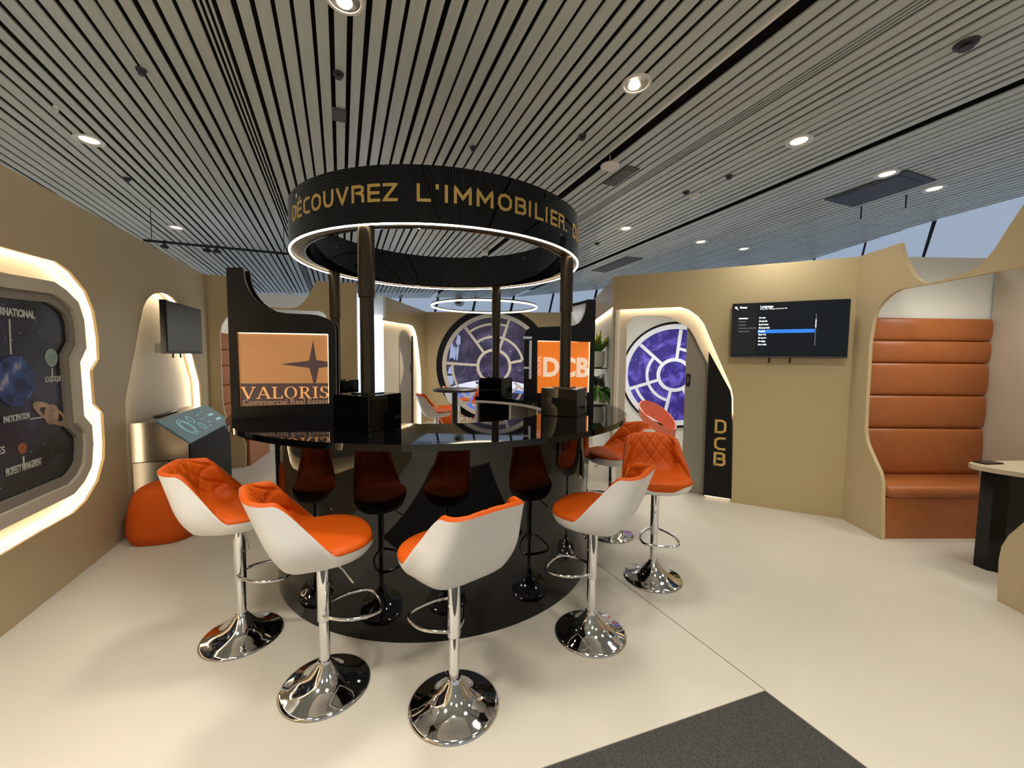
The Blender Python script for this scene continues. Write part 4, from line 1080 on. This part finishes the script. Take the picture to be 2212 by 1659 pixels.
# ------------------------------------------------------------------ lounge tables and pendant
def high_table(x, y, label, r=.30):
    t = thing('high_table', label, 'table', at(x, y), 'round high tables in the lounge')
    mb = MB(); mb.lathe([(0, 1.05), (r - .01, 1.05), (r, 1.06), (r, 1.075), (r - .006, 1.08), (0, 1.08)], 48); mb.build('table_top', M['table_dark'], t, smooth=40)
    mb = MB(); mb.lathe([(0, .02), (.036, .02), (.036, 1.05), (0, 1.05)], 24); mb.build('column', M['table_dark'], t, smooth=40)
    mb = MB(); mb.lathe([(0, 0), (.24, 0), (.24, .012), (.05, .025), (0, .025)], 40); mb.build('foot', M['table_dark'], t, smooth=40)
high_table(-.73, 5.2, 'dark round high table nearer the bar, amid the lounge stools', .285)
high_table(-.30, 6.7, 'dark round high table farther back, close to the round window')
pd = thing('ring_pendant', 'thin glowing hoop lamp hanging over the lounge tables', 'lamp', at(-.46, 6.75, 2.30))
mb = MB(); mb.lathe([(.845, -.012), (.862, -.012), (.862, .012), (.845, .012)], 96, closed=True); mb.build('hoop', M['led_soft'], pd, smooth=30)
mb = MB(); mb.lathe([(.843, .0121), (.864, .0121), (.864, .028), (.843, .028)], 96, closed=True); mb.build('hoop_housing', M['post'], pd, smooth=30)
for a in (20, 140, 260):
    mb = MB(); c, s = math.cos(math.radians(a)) * .853, math.sin(math.radians(a)) * .853
    mb.tube([(c, s, .02), (0, 0, .86)], .0012, 5); mb.build('wire', M['dark_grey'], pd)
mb = MB(); mb.lathe([(0, .84), (.05, .84), (.05, .90), (0, .90)], 24); mb.build('canopy', M['trim_white'], pd)

# ------------------------------------------------------------------ wall pots and plants
pp_ = [(3.584, 1.475), (3.825, 1.062), (3.544, 1.45)]
def leafy(mb, cx, cy, cz, n, ln, up, w_, seed, droop=.4):
    rnd = random.Random(seed)
    for i in range(n):
        a = rnd.uniform(0, 2 * PI); l = ln * rnd.uniform(.6, 1.1); e = up * rnd.uniform(.5, 1.2)
        d = V((math.cos(a), math.sin(a), 0)); s = V((-d.y, d.x, 0)); b = V((cx, cy, cz)) + d * rnd.uniform(0, .05)
        pts = []
        for k in range(5):
            t = k / 4; p = b + d * l * t * .8 + V((0, 0, l * e * t - droop * l * t * t)); hw = w_ * math.sin(PI * min(.97, max(.08, t))) 
            pts += [p + s * hw, p - s * hw + V((0, 0, .004))]
        mb.add(pts, [(2 * k, 2 * k + 1, 2 * k + 3, 2 * k + 2) for k in range(4)])
    return mb
def wall_pot(u, z, label, kind, sc_=1.0):
    t = thing('potted_plant', label, 'plant', fP @ Matrix.Translation((u, -.075, z)))
    mb = MB(); mb.lathe([(0, 0), (.055 * sc_, 0), (.075 * sc_, .012), (.09 * sc_, .06), (.095 * sc_, .20 * sc_), (.088 * sc_, .20 * sc_), (.08 * sc_, .17 * sc_), (0, .17 * sc_)], 32); mb.build('pot', M['pot'], t, smooth=40)
    mb = MB(); mb.box((0, .04, -.008), (.16, .16, .012)); mb.build('bracket', M['black_matt'], t, smooth=0)
    h = .19 * sc_
    if kind == 0:
        leafy(MB(), .02, 0, h, 60, .19, 1.2, .014, 3, .3).build('foliage', M['leaf'], t, smooth=0, kind='stuff')
        leafy(MB(), -.02, .02, h + .02, 46, .20, 1.3, .018, 5, .2).build('yellow_blossom', M['leaf_yellow'], t, smooth=0, kind='stuff')
    elif kind == 1:
        leafy(MB(), 0, 0, h, 90, .32, .9, .022, 8, 1.3).build('foliage', M['leaf'], t, smooth=0, kind='stuff')
    else:
        leafy(MB(), 0, 0, h, 70, .30, .9, .03, 9, 1.1).build('foliage', M['leaf_dark'], t, smooth=0, kind='stuff')
wall_pot(pp_[0][0], 1.36, 'white wall pot with yellow and green foliage, uppermost on the white wall', 0, 1.1)
wall_pot(pp_[0][0] - .35, 1.02, 'dark leaved trailing plant between the upper and lower wall pots', 2, .8)
wall_pot(pp_[1][0], .86, 'white wall pot with bright green drooping leaves, lowest on the white wall', 1)

# ------------------------------------------------------------------ salmon chair by the doorway
ch = thing('loop_chair', 'salmon plastic chair with a looped open back in the doorway', 'chair', at(1.80, 5.02, 0, math.radians(-115)))
lpn = 48; vs = []; fs = []
for i in range(lpn):
    a = 2 * PI * i / lpn; c, s = math.cos(a), math.sin(a)
    tilt = .42
    wid = .055 + .05 * max(0, -c)
    base = V((-.02 + .17 * c, .215 * s, .73 - .13 * s - .06 * c))
    out = V((c, s, 0)) * .012
    vs += [base + V((0, 0, wid)) + out, base + V((0, 0, -wid)) + out * .2, base + V((0, 0, -wid)) - out, base + V((0, 0, wid)) - out * .2]
for i in range(lpn):
    j = (i + 1) % lpn
    for k in range(4): fs.append((i * 4 + k, j * 4 + k, j * 4 + (k + 1) % 4, i * 4 + (k + 1) % 4))
mb = MB(); mb.add(vs, fs); mb.build('back_loop', M['salmon'], ch, smooth=50)
mb = MB(); mb.lathe([(0, .45), (.2, .45), (.225, .465), (.2, .485), (0, .475)], 40); mb.build('seat', M['salmon'], ch, smooth=50)
for sx, sy in ((1, 1), (1, -1), (-1, 1), (-1, -1)):
    mb = MB(); mb.tube([(.13 * sx, .13 * sy, .455), (.20 * sx, .19 * sy, 0)], [.014, .011], 10); mb.build('leg', M['salmon'], ch)

# ------------------------------------------------------------------ ceiling fittings
lab = ['dim recessed downlight above the space poster wall', 'dim recessed downlight close to the black rail above the left wall', 'bright glaring downlight next to the white track above the bar', 'recessed downlight between the triple slot and the dark joint',
       'downlight beside the dark rectangular hatch above the booth', 'downlight beyond the rectangular hatch, nearest the white facade', 'small downlight just clear of the ring above the bar posts', 'small distant downlight midway along the far row above the gold wall', 'distant downlight above the television, last of the far row', 'bright downlight cut by the top of the picture above the small hatch']
for i, (u, v) in enumerate(DOWNLIGHTS):
    bright = i in (2, 9)
    t = thing('downlight', lab[i], 'downlight', cframe(u, v), 'recessed downlights in the slatted ceiling')
    mb = MB(); mb.lathe([(.078, -.001), (.082, -.010), (.098, -.010), (.102, -.001)], 40, closed=True); mb.build('trim_ring', M['trim_white'], t, smooth=40)
    mb = MB(); mb.lathe([(.08, -.006), (.07, -.003), (0, -.002)], 40); mb.build('reflector', M['reflector'], t, smooth=40)
    if bright:
        mb = MB(); mb.lathe([(.040, -.0025), (.036, -.010), (.020, -.015), (0, -.017)], 24); mb.build('lamp', M['lamp_on'], t, smooth=40, mx=Matrix.Translation((0, .022, 0)))
    else:
        mb = MB(); mb.lathe([(.066, -.0032), (.062, -.006), (0, -.0075)], 32); mb.build('lamp', M['lamp_dim'], t, smooth=40)
def ceil_box(name, label, cat, px4, th, m, dz=0.0, sub=None):
    us = [p[0] for p in px4]; vs_ = [p[1] for p in px4]
    t = thing(name, label, cat, cframe((min(us) + max(us)) / 2, (min(vs_) + max(vs_)) / 2, dz))
    mb = MB(); mb.box((0, 0, -th / 2), (max(us) - min(us), max(vs_) - min(vs_), th), bev=.003); mb.build('cover', m, t, smooth=30)
    return t
hs = [(0.018, 3.525)][0]
def hatch(name, label, cat, px, su, sv, th=.012, m=None):
    t = thing(name, label, cat, cframe(px[0], px[1]))
    mb = MB(); mb.box((0, 0, -th / 2), (su, sv, th), bev=.003); mb.build('cover', m or M['hatch'], t, smooth=30)
    mb = MB(); mb.box((0, 0, -th - .001), (su * .8, sv * .8, .004)); mb.build('inset_panel', m or M['hatch'], t, smooth=0)
    return t
hatch('ceiling_hatch', 'small square grey hatch in the slats above the lettered ring', 'hatch', hs, .10, .17)
hatch('ceiling_hatch', 'small grey hatch next to the white ceiling sensor', 'hatch', [(2.64, 3.521)][0], .16, .40)
hatch('ceiling_hatch', 'large dark rectangular hatch between the downlights above the booth', 'hatch', [(5.447, 2.711)][0], .55, .75, .014, M['dark_grey'])
hatch('ceiling_hatch', 'far grey hatch low over the gold wall by the ring post', 'hatch', [(4.78, 6.442)][0], .35, 1.1)
def detector(px, label, m, r=.035, h=.03):
    t = thing('ceiling_sprinkler', label, 'sprinkler', cframe(px[0], px[1]))
    mb = MB(); mb.lathe([(0, 0), (r, 0), (r * .9, -h * .5), (r * .35, -h * .7), (r * .3, -h), (0, -h)], 20); mb.build('housing', m, t, smooth=40)
    mb = MB(); mb.lathe([(0, -h), (r * .6, -h), (r * .6, -h - .004), (0, -h - .004)], 16); mb.build('deflector', m, t, smooth=40)
for (px, lb_, m, r) in zip([(0.014, 3.056), (1.896, 3.058), (1.103, 3.578), (3.696, 3.573), (3.502, 1.341), (-1.17, 3.51), (-1.984, 5.482), (-1.917, 4.225), (3.662, 3.1), (3.543, 3.546), (3.695, 5.463)],
    ('dark sprinkler beside the small square hatch', 'dark sprinkler on the strip left of the white track', 'dark fitting above the rim of the lettered ring', 'white round detector right of the ring',
     'dark fitting by the top corner over the right slats', 'dark fitting in the left slats high above the poster', 'dark sprinkler between the two dim downlights', 'tiny white detector near the dim downlight over the poster', 'dark sprinkler in the slats left of the rectangular hatch', 'dark fitting just beside the white round detector', 'tiny dark fitting over the far end of the ring'),
    (M['dark_grey'],) * 3 + (M['trim_white'],) + (M['dark_grey'],) * 3 + (M['trim_white'],) + (M['dark_grey'],) * 3, (.035, .035, .03, .06, .06, .03, .035, .02, .035, .04, .04)):
    detector(px, lb_, m, r)
sp = [(2.3, 3.227)][0]
t = thing('ceiling_sensor', 'white rounded sensor hanging from the white track', 'sensor', cframe(sp[0], sp[1]))
mb = MB(); mb.tube([(0, 0, 0), (0, 0, -.07)], .004, 6); mb.build('stem', M['trim_white'], t)
mb = MB(); mb.lathe([(0, -.07), (.045, -.07), (.065, -.085), (.085, -.092), (.085, -.104), (.06, -.12), (0, -.125)], 32); mb.build('body', M['trim_white'], t, smooth=40)
# black rail with spots above the left wall
ra, rb_ = [V(p) for p in [(-4.461, 5.025, 2.85), (-3.014, 5.631, 2.85)]]
t = thing('spot_rail', 'thin black lighting rail with small spots under the left slats', 'lighting rail')
mb = MB(); mb.tube([ra, rb_], .016, 8); mb.build('rail', M['black_matt'], t)
dr_ = (rb_ - ra)
for f_, l_ in ((.13, .06), (.40, .1), (.47, .06)):
    p = ra + dr_ * f_
    mb = MB(); mb.tube([p + V((0, 0, .02)), p + V((0, 0, -.05))], .012, 8); mb.tube([p + V((-.03, 0, -.05)), p + V((.05, -.03, -.065))], .022, 10); mb.build('spot_head', M['black_matt'], t)
for f_ in (.05, .95):
    p = ra + dr_ * f_
    mb = MB(); mb.tube([p, V((p.x, p.y, zc_xy(p.x, p.y)))], .004, 6); mb.build('hanger', M['black_matt'], t)
# thin black drop rods by the facade
for px, lb_ in zip([(5.843, 3.058), (5.911, 2.661)], ('thin black rod hanging from the slats above the gold wall corner', 'thin black rod hanging from the slats above the booth notch')):
    p = ceil_at(px[0], px[1])
    t = thing('drop_rod', lb_, 'rod', Matrix.Translation(p))
    mb = MB(); mb.tube([(0, 0, .01), (0, 0, -.15)], .007, 8); mb.build('rod', M['black_matt'], t)
    mb = MB(); mb.lathe([(0, -.15), (.011, -.15), (.011, -.165), (0, -.165)], 12); mb.build('tip', M['trim_white'], t)
# round white speaker on the facade
cp = [(-1.014, 7.734, 2.65)][0]
t = thing('wall_camera', 'round white camera on the pale facade above the hoop lamp', 'camera', at(-1.42, 11.18, 2.96, -.2))
mb = MB(); mb.lathe([(0, 0), (.10, 0), (.13, .03), (.13, .16), (.11, .18), (0, .18)], 32, mx=RX); mb.build('body', M['trim_white'], t, smooth=40)
mb = MB(); mb.lathe([(0, .181), (.07, .181), (.07, .186), (0, .186)], 24, mx=RX); mb.build('lens', M['dark_grey'], t, smooth=40)
mb = MB(); mb.tube([(0, 0, 0), (0, .12, .05)], .03, 10); mb.build('mount', M['trim_white'], t)
